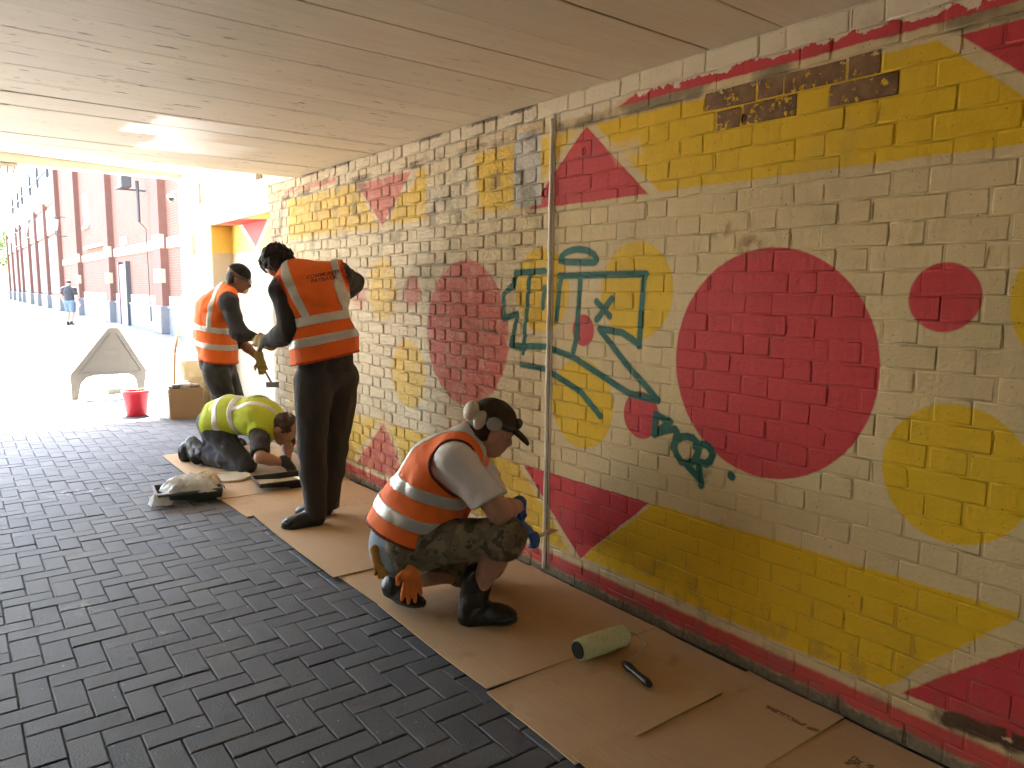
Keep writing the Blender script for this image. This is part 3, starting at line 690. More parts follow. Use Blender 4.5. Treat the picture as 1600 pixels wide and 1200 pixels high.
for k, (a, b, x0, lab) in enumerate(SHEETS):
    g = MB(); nx, ny = 9, max(4, int((b-a)/.1)); zb = .006 + (k % 2)*.006; R = random.Random(k)
    ph = [R.uniform(0, 6) for _ in range(4)]; vs = []; fs = []
    skew = R.uniform(-.02, .02)
    for j in range(ny+1):
        for i in range(nx+1):
            u, v = i/nx, j/ny; x = x0 + (WX-.02-x0)*u + (v-.5)*skew; y = a + (b-a)*v + (u-.5)*.02*(k % 3 - 1)
            z = zb + .0025*math.sin(5*u+ph[0])*math.sin(4*v+ph[1]) + (.006*max(0, 1-u*6)*math.sin(3*v+ph[2])**2) + .0035*max(0, 1-(1-v)*8)
            vs.append((x, y-a, z)); 
    N = len(vs); vs += [(x, y, z-.005) for x, y, z in vs]; q = nx+1
    for j in range(ny):
        for i in range(nx):
            t = j*q+i; fs += [(t, t+1, t+q+1, t+q), (N+t, N+t+q, N+t+q+1, N+t+1)]
    bd = [i for i in range(nx)], [ny*q+i for i in range(nx)]
    for i in range(nx): fs += [(i, i+N, i+1+N, i+1), (ny*q+i, ny*q+i+1, ny*q+i+1+N, ny*q+i+N)]
    for j in range(ny): fs += [(j*q, (j+1)*q, (j+1)*q+N, j*q+N), (j*q+nx, j*q+nx+N, (j+1)*q+nx+N, (j+1)*q+nx)]
    g.add(vs, fs); o = g.build('cardboard_sheet', CARD, loc=(0, a, 0), smooth=False); tag(o, lab, 'cardboard', 'cardboard sheets laid along the wall')
    if k == 2:
        tp = simple('parcel_tape', (.50, .35, .20), .35, .5); MB().box((1.66, -.035, .0195), (2.10, .03, .0205)).build('tape', tp, o)
# paint roller
FUZZ = simple('roller_fleece', (.72, .74, .44), .9, var=.2, scale=60, bump=1.0, bscale=240)
BLK = simple('black_plastic', (.015, .015, .016), .4, .5); STEEL = simple('steel_wire', (.55, .54, .5), .3, metallic=.9)
ro = empty('paint_roller', (1.975, 2.0, .012), 'paint roller with pale green sleeve and black handle lying on cardboard', 'roller')
g = MB(); A = Vector((-.128, .012, .045)); B = Vector((.108, -.004, .045))
g.tube([A.lerp(B, t) for t in np.linspace(0, 1, 15)], [.040]+[.044+random.uniform(-.001, .001) for _ in range(13)]+[.041], 22); g.build('sleeve', FUZZ, ro, smooth=True)
g = MB(); g.tube([A+Vector((-.006, 0, 0)), A+Vector((.01, 0, 0))], .034, 18); g.build('end_cap', BLK, ro, bevel=.002)
g = MB(); g.tube([B, B+Vector((.035, -.005, .005)), B+Vector((.042, -.03, .004)), B+Vector((.03, -.09, -.015)), (.06, -.115, .022), (-.02, -.135, .02), (-.03, -.15, .02)], .004, 8); g.build('wire_frame', STEEL, ro, smooth=True)
g = MB(); h0, h1 = Vector((-.025, -.13, .022)), Vector((-.058, -.295, .018))
g.tube([h0.lerp(h1, t) for t in np.linspace(0, 1, 9)], [.010, .016, .017, .014, .0125, .0135, .015, .016, .011], 12); g.build('handle', BLK, ro, smooth=True)
# trays
def tray(parent, L, Wd, H, mat, wall=.006):
    """roller tray along local x: deep well at +x, sloping ramp"""
    prof = [(0, .55*H), (.55*L, .22*H), (.6*L, .0), (.98*L, .0), (L, .9*H)]
    g = MB(); vs = []
    for x, z in prof: vs += [(x, -Wd/2, z), (x, Wd/2, z)]
    fs = [(2*i, 2*i+2, 2*i+3, 2*i+1) for i in range(4)]; g.add(vs, fs)
    for s in (-1, 1):
        y = s*Wd/2; base = [(x, y, z) for x, z in prof]; top = [(x, y + s*.01, max(H*.92, H*.98)) for x, z in prof]
        g.add(base + top, [(i, i+1, i+6, i+5) for i in range(4)])
        g.add([(x, y + s*.01, H*.98) for x, z in prof] + [(x, y + s*.024, H*.98) for x, z in prof] + [(x, y + s*.024, H*.8) for x, z in prof], [(i, i+1, i+6, i+5) for i in range(4)] + [(5+i, 6+i, 11+i, 10+i) for i in range(4)])
    g.add([(0, -Wd/2-.01, H*.98), (0, Wd/2+.01, H*.98), (0, Wd/2, .55*H), (0, -Wd/2, .55*H), (-.016, -Wd/2-.01, H*.98), (-.016, Wd/2+.01, H*.98), (L, -Wd/2, H*.98), (L, Wd/2, H*.98), (L+.016, -Wd/2, H*.98), (L+.016, Wd/2, H*.98), (L+.016, -Wd/2, H*.8), (L+.016, Wd/2, H*.8)], [(0, 1, 2, 3), (0, 4, 5, 1), (6, 7, 9, 8), (8, 9, 11, 10)])
    o = g.build('pan', mat, parent); md = o.modifiers.new('thick', 'SOLIDIFY'); md.thickness = .003; return o
GRN = simple('dark_green_plastic', (.045, .05, .032), .35, .5); TRB = simple('tray_black', (.02, .02, .02), .35, .5)
PAINT = simple('wet_cream_paint', (.66, .60, .46), .25, .5)
tr = empty('paint_tray', (1.02, 5.30, 0), 'dark paint tray heaped with crumpled plastic film on the block paving', 'paint tray', rz=-.12)
tray(tr, .40, .26, .085, GRN)
for (x, y) in ((0.03, -.11), (.03, .11)):
    g = MB(); g.box((x-.01, y-.012, 0), (x+.012, y+.012, .05)); g.build('foot', GRN, tr)
FILM = Mat('clear_film', .12, .6); FILM.color((.82, .83, .80)); FILM.b.inputs['Alpha'].default_value = .62; n = FILM.noise(25, 4); FILM.bump(n, .8, .02); FILM = FILM.m
def crumple(name, cx, cy, cz, lx, ly, h, mat, seed, parent=None, n=26):
    rn = np.random.default_rng(seed); g = MB(); vs = []; K = rn.uniform(8, 40, (7, 2)); PHs = rn.uniform(0, 6.28, 7); AM = rn.uniform(.3, 1, 7)
    for j in range(n+1):
        for i in range(n+1):
            u, v = i/n-.5, j/n-.5; s = sum(a*abs(math.sin(k[0]*u+k[1]*v+p)) for a, k, p in zip(AM, K, PHs))/AM.sum()
            env = max(0, 1-(2*u)**4)*max(0, 1-(2*v)**4)
            vs.append((cx+u*lx*(1+.1*math.sin(9*v+1)), cy+v*ly*(1+.12*math.sin(7*u)), cz + h*(s*.75+.1)*env + h*.25*env + rn.uniform(-.003, .003)))
    fs = [(j*(n+1)+i, j*(n+1)+i+1, (j+1)*(n+1)+i+1, (j+1)*(n+1)+i) for j in range(n) for i in range(n)]
    g.add(vs, fs); return g.build(name, mat, parent)
fo = empty('plastic_film', (1.02, 5.30, .07), 'crumpled clear plastic film heaped on the dark tray', 'plastic film', rz=-.12)
crumple('sheet', .22, .0, .0, .36, .30, .10, FILM, 3, fo); crumple('loose_end', .02, -.10, -.055, .14, .14, .07, FILM, 5, fo, 14)
crumple('rag', .30, .04, .02, .22, .20, .08, simple('cream_rag', (.60, .52, .38), .9), 8, fo, 16)
t2 = empty('paint_tray', (1.66, 5.22, .014), 'black paint tray with cream paint beside the standing man', 'paint tray', rz=-.10)
tray(t2, .36, .24, .06, TRB); MB().add([(.02, -.115, .034), (.20, -.115, .018), (.21, .115, .018), (.02, .115, .034)], [(0, 1, 2, 3)]).build('paint_film', PAINT, t2)
MB().add([(.2, -.118, .02), (.352, -.118, .02), (.352, .118, .02), (.2, .118, .02)], [(0, 1, 2, 3)]).build('paint_pool', PAINT, t2)
g = MB(); g.lathe([(0, .012), (.13, .012), (.14, .018), (.145, .016), (.145, .003), (.0, .003)], 28); ld = g.build('bucket_lid', simple('lid_cream', (.62, .55, .42), .4), loc=(1.60, 5.62, .012), smooth=False); tag(ld, 'round cream bucket lid lying on the cardboard by the kneeling man', 'lid')
# blue and white packet, offcut under the crouching man
pk = empty('packet', (1.93, 2.93, .014), 'small blue and white packet on the cardboard behind the boots', 'packet', rz=.5)
g = MB(); g.prism([(-.045, 0), (.045, 0), (.035, .085), (-.01, .10), (-.04, .08)], .035); g.build('wrapper', simple('white_pack', (.7, .7, .72), .3), pk, bevel=.004)
g = MB(); g.prism([(-.03, .002), (.047, .002), (.0, .06)], .005, Matrix.Translation((0, -.006, 0))); g.build('blue_print', simple('blue_pack', (.02, .05, .45), .3), pk)
# bright end: box, bucket, roadworks sign seen from behind, leaning broom handle
bx = empty('cardboard_box', (1.84, 8.60, 0), 'open brown cardboard box of paint pots in the tunnel mouth', 'box', rz=-.16)
BOXM = simple('box_card', (.30, .19, .095), .8, var=.1, scale=9)
for nme, lo, hi in (('front_panel', (0, 0, 0), (.34, .006, .33)), ('back_panel', (0, .30, 0), (.34, .306, .33)), ('side_panel', (0, .006, 0), (.006, .30, .33)), ('side_panel', (.334, .006, 0), (.34, .30, .33)), ('base', (.006, .006, 0), (.334, .30, .006))): MB().box(lo, hi).build(nme, BOXM, bx)
MB().add([(0, 0, .33), (0, .3, .33), (-.10, .3, .20), (-.10, 0, .20), (-.003, 0, .33), (-.003, .3, .33)], [(0, 1, 2, 3)]).build('flap', BOXM, bx)
for k, (x, y, r, h, cm) in enumerate(((.07, .08, .045, .36, (.12, .11, .1)), (.17, .10, .05, .37, (.6, .58, .5)), (.25, .12, .045, .355, (.25, .2, .15)), (.16, .22, .05, .38, (.5, .5, .5)))):
    t = empty('paint_pot', (1.84 + x*math.cos(-.16) - y*math.sin(-.16), 8.60 + x*math.sin(-.16) + y*math.cos(-.16), .01), ['dark pot at the left of the open box', 'white pot at the front of the open box', 'brown pot at the right of the open box', 'grey pot at the back of the open box'][k], 'pot', 'paint pots in the box')
    g = MB(); g.lathe([(0, 0), (r, 0), (r, h-.03), (r*1.04, h-.028), (r*1.04, h-.015)], 16); g.build('pot_body', simple('pot%d' % k, cm, .4), t, smooth=True)
    g = MB(); g.lathe([(r*1.06, h-.016), (r*1.06, h), (0, h)], 16); g.build('pot_lid', simple('potlid%d' % k, tuple(min(.8, v*1.3) for v in cm), .4), t)
sk = simple('paper_sack', (.55, .45, .27), .8)
bs = empty('paper_sack', (2.20, 8.95, 0), 'pale yellow paper sack standing behind the cardboard box', 'sack')
g = MB(); n = 14; vs = []
for j, (z, sx, sy) in enumerate(((0, .13, .09), (.08, .145, .10), (.25, .14, .10), (.42, .14, .085), (.52, .145, .05), (.60, .15, .012))):
    for k in range(n):
        a = 2*math.pi*k/n; w = 1 + .06*math.sin(5*a+j*1.3); vs.append((sx*w*math.copysign(abs(math.cos(a))**.6, math.cos(a)), sy*w*math.copysign(abs(math.sin(a))**.6, math.sin(a)), z))
g.add(vs, [(j*n+k, j*n+(k+1) % n, (j+1)*n+(k+1) % n, (j+1)*n+k) for j in range(5) for k in range(n)] + [tuple(range(5*n, 6*n))]); g.build('bag', sk, bs)
bk = empty('red_bucket', (1.60, 9.10, 0), 'red plastic bucket with brushes near the tunnel mouth', 'bucket')
RED = simple('red_plastic', (.55, .03, .045), .35, .5)
g = MB(); g.lathe([(0, 0), (.10, 0), (.105, .01), (.135, .25), (.142, .25), (.144, .285), (.132, .285), (.125, .25), (.098, .02), (0, .02)], 26); g.build('pail', RED, bk, smooth=True)
g = MB(); g.tube([(.144*math.cos(a), .144*math.sin(a)*.25 - .02, .26 - .11*math.sin(a)) for a in np.linspace(0, math.pi, 13)], .004, 6); g.build('bail', STEEL, bk)
for k, (x, y, dx) in enumerate(((.03, .02, .05), (-.04, .03, -.06), (.0, -.05, .02))):
    g = MB(); g.tube([(x*.5, y*.5, .02), (x+dx*.8, y, .30)], [.009, .012], 8); g.build('brush_handle', simple('wood%d' % k, (.42, .28, .13), .5), bk)
# roadworks sign
sg = empty('road_sign', (1.16, 10.78, 0), 'grey plastic back of a triangular roadworks sign standing in the sun', 'sign', rz=-.10)
PLAS = simple('grey_sign_plastic', (.115, .108, .095), .6, var=.1, scale=12, obj=True)
k_ = 1/461.0
outl = [(398, 548), (398, 402), (600, 140), (620, 130), (645, 130), (664, 140), (800, 392), (775, 548), (742, 548), (742, 452), (724, 424), (695, 409), (520, 412), (480, 424), (452, 455), (432, 548)]
g = MB(); g.prism([((x-398)*k_, (548-y)*k_) for x, y in outl], .05); sb = g.build('sign_body', PLAS, sg, bevel=.008)
RIB = simple('sign_rib', (.085, .082, .075), .6)
for (xa, ya, xb, yb) in ((440, 400, 615, 165), (650, 165, 770, 390), (460, 395, 755, 395)):
    a = Vector(((xa-398)*k_, -.004, (548-ya)*k_)); b = Vector(((xb-398)*k_, -.004, (548-yb)*k_)); g = MB(); g.tube([a, b], .008, 6); g.build('rib', RIB, sg)
MB().box(((580-398)*k_, -.006, (548-292)*k_), ((650-398)*k_, .0, (548-272)*k_)).build('label_plate', simple('plate2', (.12, .12, .11), .6), sg)
MB().box(((600-398)*k_, .0, (548-133)*k_), ((664-398)*k_, .05, (548-108)*k_)).build('reflector', simple('cap', (.7, .7, .68), .4), sg, bevel=.006)
for xo in (.47, .53, .60): MB().tube([(xo, .05, .40), (xo+.03, .42, .04)], .009, 6).build('prop_leg', RIB, sg)
MB().box((.42, .36, 0), (.72, .52, .07)).build('ballast_foot', RIB, sg, bevel=.01)
po = empty('broom_handle', (2.05, 9.35, 0), 'pale wooden pole leaning against the bright end pier', 'pole')
g = MB(); g.tube([(0, 0, .01), (.08, .20, .66), (.265, .48, 1.33)], .016, 10); g.build('shaft', simple('pale_wood', (.20, .115, .045), .5, var=.1), po, smooth=True)
MB().box((-.03, -.12, 0), (.03, .12, .05)).build('broom_head', simple('bristle', (.35, .22, .1), .9), po, bevel=.01)
# ================================================================== people: bodies and clothes grown as smooth implicit surfaces
V = lambda *a: np.array(a, float)
nrm = lambda v: np.asarray(v, float) / (np.linalg.norm(v) + 1e-12)
IR, IF, IU = nrm(V(0.8, -0.6, 0)), nrm(V(0.6, 0.8, 0)), V(0, 0, 1)
_lat = RNG.uniform(-1, 1, (64, 64, 64)).astype(np.float32)
def vnoise(p, f, seed=0):
    q = p * f + seed * 7.31; i = np.floor(q).astype(int); t = (q - i); t = t*t*(3-2*t); out = 0
    for a in (0, 1):
        for b in (0, 1):
            for c in (0, 1):
                w = (t[:, 0] if a else 1-t[:, 0])*(t[:, 1] if b else 1-t[:, 1])*(t[:, 2] if c else 1-t[:, 2])
                out = out + w*_lat[(i[:, 0]+a) % 64, (i[:, 1]+b) % 64, (i[:, 2]+c) % 64]
    return out
def cone(a, b, ra, rb, ax=None, fac=1.0, inf=1.0): return ('cone', np.array(a, float), np.array(b, float), ra, rb, None if ax is None else nrm(ax), fac)
def ell(c, axes, rad): return ('ell', np.array(c, float), np.array([nrm(a) for a in axes]), np.array(rad, float))
def pdist(pr, p):
    if pr[0] == 'cone':
        _, a, b, ra, rb, ax, fac = pr; q = p - a; d = b - a
        if ax is not None:
            q = q - ax * ((q @ ax)[..., None] * (1 - 1/fac)); d = d - ax * ((d @ ax) * (1 - 1/fac))
        t = np.clip((q @ d) / max(d @ d, 1e-9), 0, 1)
        return np.sqrt(((q - t[..., None]*d)**2).sum(-1)) - (ra + (rb-ra)*t)
    _, c, R, r = pr; q = (p - c) @ R.T; k0 = np.sqrt(((q/r)**2).sum(-1)); k1 = np.sqrt(((q/r**2)**2).sum(-1)) + 1e-9
    return k0*(k0-1)/k1
def pbox(pr):
    if pr[0] == 'cone':
        _, a, b, ra, rb, ax, fac = pr; r = max(ra, rb) * max(1, fac); return np.minimum(a, b) - r, np.maximum(a, b) + r
    m = pr[3].max(); return pr[1] - m, pr[1] + m
def grow(pr, g):
    if pr[0] == 'cone': return pr[:3] + (pr[3]+g, pr[4]+g) + pr[5:]
    return pr[:3] + (pr[3]+g,)
def field(prims, h, k=0.03, grw=0.0, cuts=(), subs=(), amp=0.0, freq=20.0, aniso=None, seed=0, ridge=False, inter=()):
    prims = [grow(p, grw) for p in prims]; bx = [pbox(p) for p in prims]; m = 3*h + amp
    lo = np.min([b[0] for b in bx], 0) - m; hi = np.max([b[1] for b in bx], 0) + m
    for c, nn in cuts:       # trim the grid to axis-friendly cut planes
        ax = int(np.argmax(np.abs(nn)))
        if abs(nn[ax]) > .5:
            sl = 3*h + sum(abs(nn[j])*max(abs(lo[j]-c[j]), abs(hi[j]-c[j])) for j in range(3) if j != ax)/abs(nn[ax])
            if nn[ax] > 0: hi[ax] = min(hi[ax], c[ax] + sl)
            else: lo[ax] = max(lo[ax], c[ax] - sl)
    if inter:
        ib = [pbox(p) for p in inter]; lo = np.maximum(lo, np.min([b[0] for b in ib], 0) - 3*h); hi = np.minimum(hi, np.max([b[1] for b in ib], 0) + 3*h)
    n = np.ceil((hi-lo)/h).astype(int) + 1
    ax = [lo[i] + h*np.arange(n[i]) for i in range(3)]
    F = np.full(n, 1.0, np.float32)
    for p, (bl, bh) in zip(prims, bx):
        mg = k + 3*h; s = []
        for i in range(3):
            a = max(0, int((bl[i]-mg-lo[i])/h)); b = min(n[i], int((bh[i]+mg-lo[i])/h)+2); s.append(slice(a, b))
        if any(q.stop <= q.start for q in s): continue
        G = np.stack(np.meshgrid(ax[0][s[0]], ax[1][s[1]], ax[2][s[2]], indexing='ij'), -1)
        d = pdist(p, G); f = F[tuple(s)]; hh = np.maximum(k - np.abs(f-d), 0)/k
        F[tuple(s)] = np.minimum(f, d) - hh*hh*k*.25
    near = np.abs(F) < (1.7*amp + 3*h); idx = np.argwhere(near); P_ = lo + idx*h
    v = F[near].astype(float)
    if amp:
        q = P_ if aniso is None else P_*np.array(aniso)
        nz = vnoise(q, freq, seed) + .5*vnoise(q, freq*2.1, seed+3)
        if ridge: nz = 1 - 2*np.abs(vnoise(q, freq, seed)) + .3*vnoise(q, freq*2.3, seed+5)
        v = v + amp*nz
    for c, nn in cuts: v = np.maximum(v, (P_ - np.array(c)) @ nrm(nn))
    for p in subs: v = np.maximum(v, -pdist(p, P_))
    if inter: v = np.maximum(v, np.min([pdist(p, P_) for p in inter], 0))
    F[near] = v
    far = ~near
    if len(cuts) or len(subs) or len(inter):
        neg = far & (F < 0); idx = np.argwhere(neg)
        if len(idx):
            P_ = lo + idx*h; v = F[neg].astype(float)
            for c, nn in cuts: v = np.maximum(v, (P_ - np.array(c)) @ nrm(nn))
            for p in subs: v = np.maximum(v, -pdist(p, P_))
            if inter: v = np.maximum(v, np.min([pdist(p, P_) for p in inter], 0))
            F[neg] = v
    return F, lo, h
def nets(F, lo, h):
    s = F < 0; n = np.array(F.shape)
    c = [(i, j, k) for i in (0, 1) for j in (0, 1) for k in (0, 1)]
    def cor(A, i, j, k): return A[i:A.shape[0]-1+i, j:A.shape[1]-1+j, k:A.shape[2]-1+k]
    cnt = sum(cor(s, *q).astype(np.int8) for q in c); mask = (cnt > 0) & (cnt < 8); idx = np.argwhere(mask)
    if len(idx) == 0: return np.zeros((0, 3)), np.zeros((0, 4), int)
    acc = np.zeros((len(idx), 3)); num = np.zeros(len(idx))
    for a in c:
        for ax in range(3):
            if a[ax]: continue
            b = list(a); b[ax] = 1
            ia = idx + np.array(a); ib = idx + np.array(b)
            fa = F[ia[:, 0], ia[:, 1], ia[:, 2]].astype(float); fb = F[ib[:, 0], ib[:, 1], ib[:, 2]].astype(float); cr = (fa < 0) != (fb < 0)
            t = np.where(cr, fa/np.where(cr, fa-fb, 1), 0); p = np.repeat(np.array(a, float)[None], len(idx), 0); p[:, ax] += t
            acc[cr] += p[cr]; num[cr] += 1
    vert = lo + h*(idx + acc/num[:, None])
    vid = -np.ones(mask.shape, int); vid[idx[:, 0], idx[:, 1], idx[:, 2]] = np.arange(len(idx))
    quads = []
    for ax in range(3):
        o1, o2 = [(1, 2), (2, 0), (0, 1)][ax]
        A = np.take(F, range(0, n[ax]-1), ax) < 0; B = np.take(F, range(1, n[ax]), ax) < 0
        e = np.argwhere(A != B); sg = A[e[:, 0], e[:, 1], e[:, 2]]
        ok = (e[:, o1] > 0) & (e[:, o2] > 0) & (e[:, o1] < n[o1]-1) & (e[:, o2] < n[o2]-1); e = e[ok]; sg = sg[ok]
        def vi(d1, d2):
            q = e.copy(); q[:, o1] -= d1; q[:, o2] -= d2; return vid[q[:, 0], q[:, 1], q[:, 2]]
        Q = np.stack([vi(1, 1), vi(0, 1), vi(0, 0), vi(1, 0)], 1)
        Q[~sg] = Q[~sg][:, ::-1]; quads.append(Q)
    Q = np.concatenate(quads); Q = Q[(Q >= 0).all(1)]
    return vert, Q
def np_mesh(name, v, q):
    me = bpy.data.meshes.new(name); me.vertices.add(len(v)); me.vertices.foreach_set('co', v.astype(np.float32).ravel())
    me.loops.add(len(q)*4); me.loops.foreach_set('vertex_index', q.astype(np.int32).ravel())
    me.polygons.add(len(q)); me.polygons.foreach_set('loop_start', np.arange(0, 4*len(q), 4, dtype=np.int32)); me.polygons.foreach_set('loop_total', np.full(len(q), 4, np.int32))
    me.polygons.foreach_set('use_smooth', np.ones(len(q), bool)); me.update(calc_edges=True); me.validate(); return me
def grown(name, root, mat, prims, h, **kw):
    F, lo, hh = field(prims, h, **kw); v, q = nets(F, lo, hh)
    base = root
    off = np.array(base['_o']) if '_o' in base else np.zeros(3)
    o = link(name, np_mesh(name, v - off, q), root, [mat]); o['_o'] = list(off); return o
# ---- fabrics and skin
def fabric(name, col, rough=.85, var=.12, weave=500, bump=.25, spec=.2):
    M = Mat(name, rough, spec); co = M.objco(); n = M.noise(6, 4, co=co); M.color(M.val(col, n*2*var + 1 - var))
    M.bump(M.noise(weave, 1, co=co)*.12 + M.noise(7, 3, .5, co=co, seed=2., stretch=(1, 1, .45))*1.6, bump*2.6, .03); M.b.inputs['Sheen Weight'].default_value = .1; return M.m
def skin(name, col):
    M = Mat(name, .5, .4); co = M.objco(); n = M.noise(18, 4, co=co); M.color(M.mix(tuple(c*.85 for c in col), tuple(min(1, c*1.12) for c in col), n)); M.b.inputs['Subsurface Weight'].default_value = .0
    M.bump(M.noise(160, 2, co=co), .12, .004); return M.m
ORANGE = fabric('hi_vis_orange', (1.0, .19, .03), .7); BINDO = fabric('orange_binding', (.62, .07, .012), .8); BINDK = fabric('dark_binding', (.16, .03, .015), .8); BINDY = fabric('yellow_binding', (.36, .46, .02), .8); YELLOW = fabric('hi_vis_yellow', (.52, .62, .045), .7)
REFL = simple('reflective_tape', (.58, .59, .58), .38, .5, var=.12, scale=30, metallic=.25)
BLACKC = fabric('black_cotton', (.040, .040, .044)); CHAR = fabric('charcoal_trousers', (.056, .054, .053)); DARKB = fabric('dark_blue_trousers', (.045, .048, .058))
WHITET = fabric('white_cotton', (.82, .79, .82)); PALEB = fabric('pale_blue_cotton', (.30, .38, .48))
M = Mat('camouflage', .9, .15); co = M.objco(); a = M.noise(14, 3, co=co); b = M.noise(22, 3, co=co, seed=4.)
M.color(M.mix(M.mix((.16, .14, .095), (.23, .20, .145), a.ramp(.48, .52)), (.085, .075, .055), b.ramp(.56, .6))); M.bump(M.noise(24, 3, co=co), .3, .008); CAMO = M.m
LEATH = simple('black_leather', (.014, .013, .012), .45, .5, var=.2, scale=25, bump=.3); SOLE = simple('rubber_sole', (.03, .028, .026), .8)
GLY = fabric('yellow_glove_fabric', (.36, .26, .085)); GLB = simple('blue_nitrile', (.025, .12, .40), .35, .5, bump=.2); GLD = simple('dark_glove_rubber', (.018, .020, .028), .5)
GLO = fabric('orange_glove_fabric', (.80, .22, .05))
SK1 = skin('skin_tan', (.42, .235, .16)); SK2 = skin('skin_brown', (.22, .115, .075)); SK3 = skin('skin_pink', (.48, .27, .20)); LIP = simple('lips', (.35, .13, .11), .5)
HAIRD = simple('dark_hair', (.040, .029, .023), .6, .3, var=.4, scale=120, bump=1.0); HAIRB = simple('brown_hair', (.075, .045, .028), .6, .3, var=.35, scale=140, bump=1.0)
CAPM = fabric('olive_cap', (.050, .042, .030)); CAPB = fabric('black_cap', (.016, .016, .018))
CLEAR = Mat('clear_lens', .06, .6); CLEAR.color((.75, .78, .78)); CLEAR.b.inputs['Alpha'].default_value = .45; CLEAR = CLEAR.m
CREAMP = simple('cream_foam', (.58, .52, .42), .6); EYEW = simple('eye_white', (.7, .68, .65), .25)

def lateral(J, a, b): return nrm(np.array(J[b]) - np.array(J[a]))
def basis_from(f, u):
    f = nrm(f); u = nrm(np.array(u) - f*(np.array(u) @ f)); return f, u, np.cross(f, u)      # face, up, right
def head_prims(c, f, u, s=1.0):
    f, u, r = basis_from(f, u); ax = (f, r, u); P_ = lambda a, b, d: c + s*(f*a + r*b + u*d)
    pr = [ell(P_(-.012, 0, .03), ax, (.098*s, .076*s, .090*s)), ell(P_(.028, 0, -.045), ax, (.066*s, .056*s, .072*s)), ell(P_(.066, 0, -.088), ax, (.026*s, .028*s, .022*s)),
          cone(P_(.088, 0, .012), P_(.112, 0, -.026), .010*s, .014*s), cone(P_(.098, .014, -.03), P_(.098, -.014, -.03), .009*s, .009*s),
          cone(P_(.082, .03, .022), P_(.082, -.03, .022), .014*s, .014*s), cone(P_(.088, .018, -.060), P_(.088, -.018, -.060), .009*s, .009*s)]
    for q in (-1, 1): pr.append(ell(P_(-.006, q*.077, -.005), ax, (.020*s, .009*s, .033*s)))
    return pr
def boot(root, name, ank, heel, toe, h, mat, shaft=.11, up=None, wide=1.0, sr=.056):
    ank, heel, toe = map(lambda x: np.array(x, float), (ank, heel, toe)); f = nrm(toe-heel); L = np.linalg.norm(toe-heel)
    u = nrm((ank-heel) - f*((ank-heel) @ f)) if up is None else up; r = np.cross(f, u)
    top = ank + u*0.0 + nrm(ank - (heel+f*.05))*shaft*.55
    pr = [cone(top, heel+f*.055+u*.055, sr, sr*.9), cone(heel+f*.052+u*.045, heel+f*(L-.075)+u*.034, .043*wide, .040*wide), ell(heel+f*(L-.06)+u*.032, (f, r, u), (.065, .048*wide, .040)), cone(heel+f*.09+u*.07, heel+f*.14+u*.05, .036, .034)]
    o = grown(name, root, mat, pr, h, k=.03, cuts=[(heel+u*.012, -u)], amp=.0025, freq=38)
    sl = [grow(p, .006) for p in pr[1:3]]
    s = grown('sole', o, SOLE, sl, h, k=.03, cuts=[(heel+u*.001, -u), (heel+u*.022, u)]); return o
def hand(root, name, wr, hn, palm, mat, curl=.6, spread=.16, thumb_side=1, size=1.0, h=.0045, cuff=.0):
    """wr wrist, hn a point towards the knuckles, palm = direction the palm faces"""
    wr = np.array(wr, float); d = nrm(np.array(hn) - wr); p = nrm(np.array(palm) - d*(np.array(palm) @ d)); r = np.cross(d, p)*thumb_side   # r points to the thumb side
    s = size; pr = [cone(wr + d*.0, wr + d*.03*s, .028*s, .028*s, r, 1.2), cone(wr+d*.03*s, wr+d*.075*s, .018*s, .0165*s, r, 2.1), cone(wr+d*.035*s+p*.006, wr+d*.06*s+r*.028*s+p*.01, .016*s, .015*s)]
    if cuff: pr.append(cone(wr - d*cuff, wr, .040*s, .034*s))
    Ls = (.072, .080, .074, .058)
    for i in range(4):
        off = (.030 - .020*i)*s; base = wr + d*(.088 - (.004 if i in (0,) else .0) - (.012 if i == 3 else 0))*s + r*off; L = Ls[i]*s
        dd = nrm(d + r*spread*(1.5-i)*.35); ang = 0; q = base; rad = (.0098, .0102, .0098, .0086)[i]*s
        for seg, fr in enumerate((.42, .32, .26)):
            ang += curl*(.55 + .25*seg) + .06*i*curl
            e = q + (dd*math.cos(ang) + p*math.sin(ang))*L*fr; pr.append(cone(q, e, rad*(1-.06*seg), rad*(.94-.06*seg))); q = e
    t0 = wr + d*.035*s + r*.030*s; t1 = t0 + (d*.6 + r*.65 + p*.45)*.036*s; t2 = t1 + (d*.85 + r*.1 + p*.5*curl)*.030*s
    pr += [cone(t0, t1, .014*s, .0118*s), cone(t1, t2, .0118*s, .0095*s)]
    return grown(name, root, mat, pr, h, k=.009)
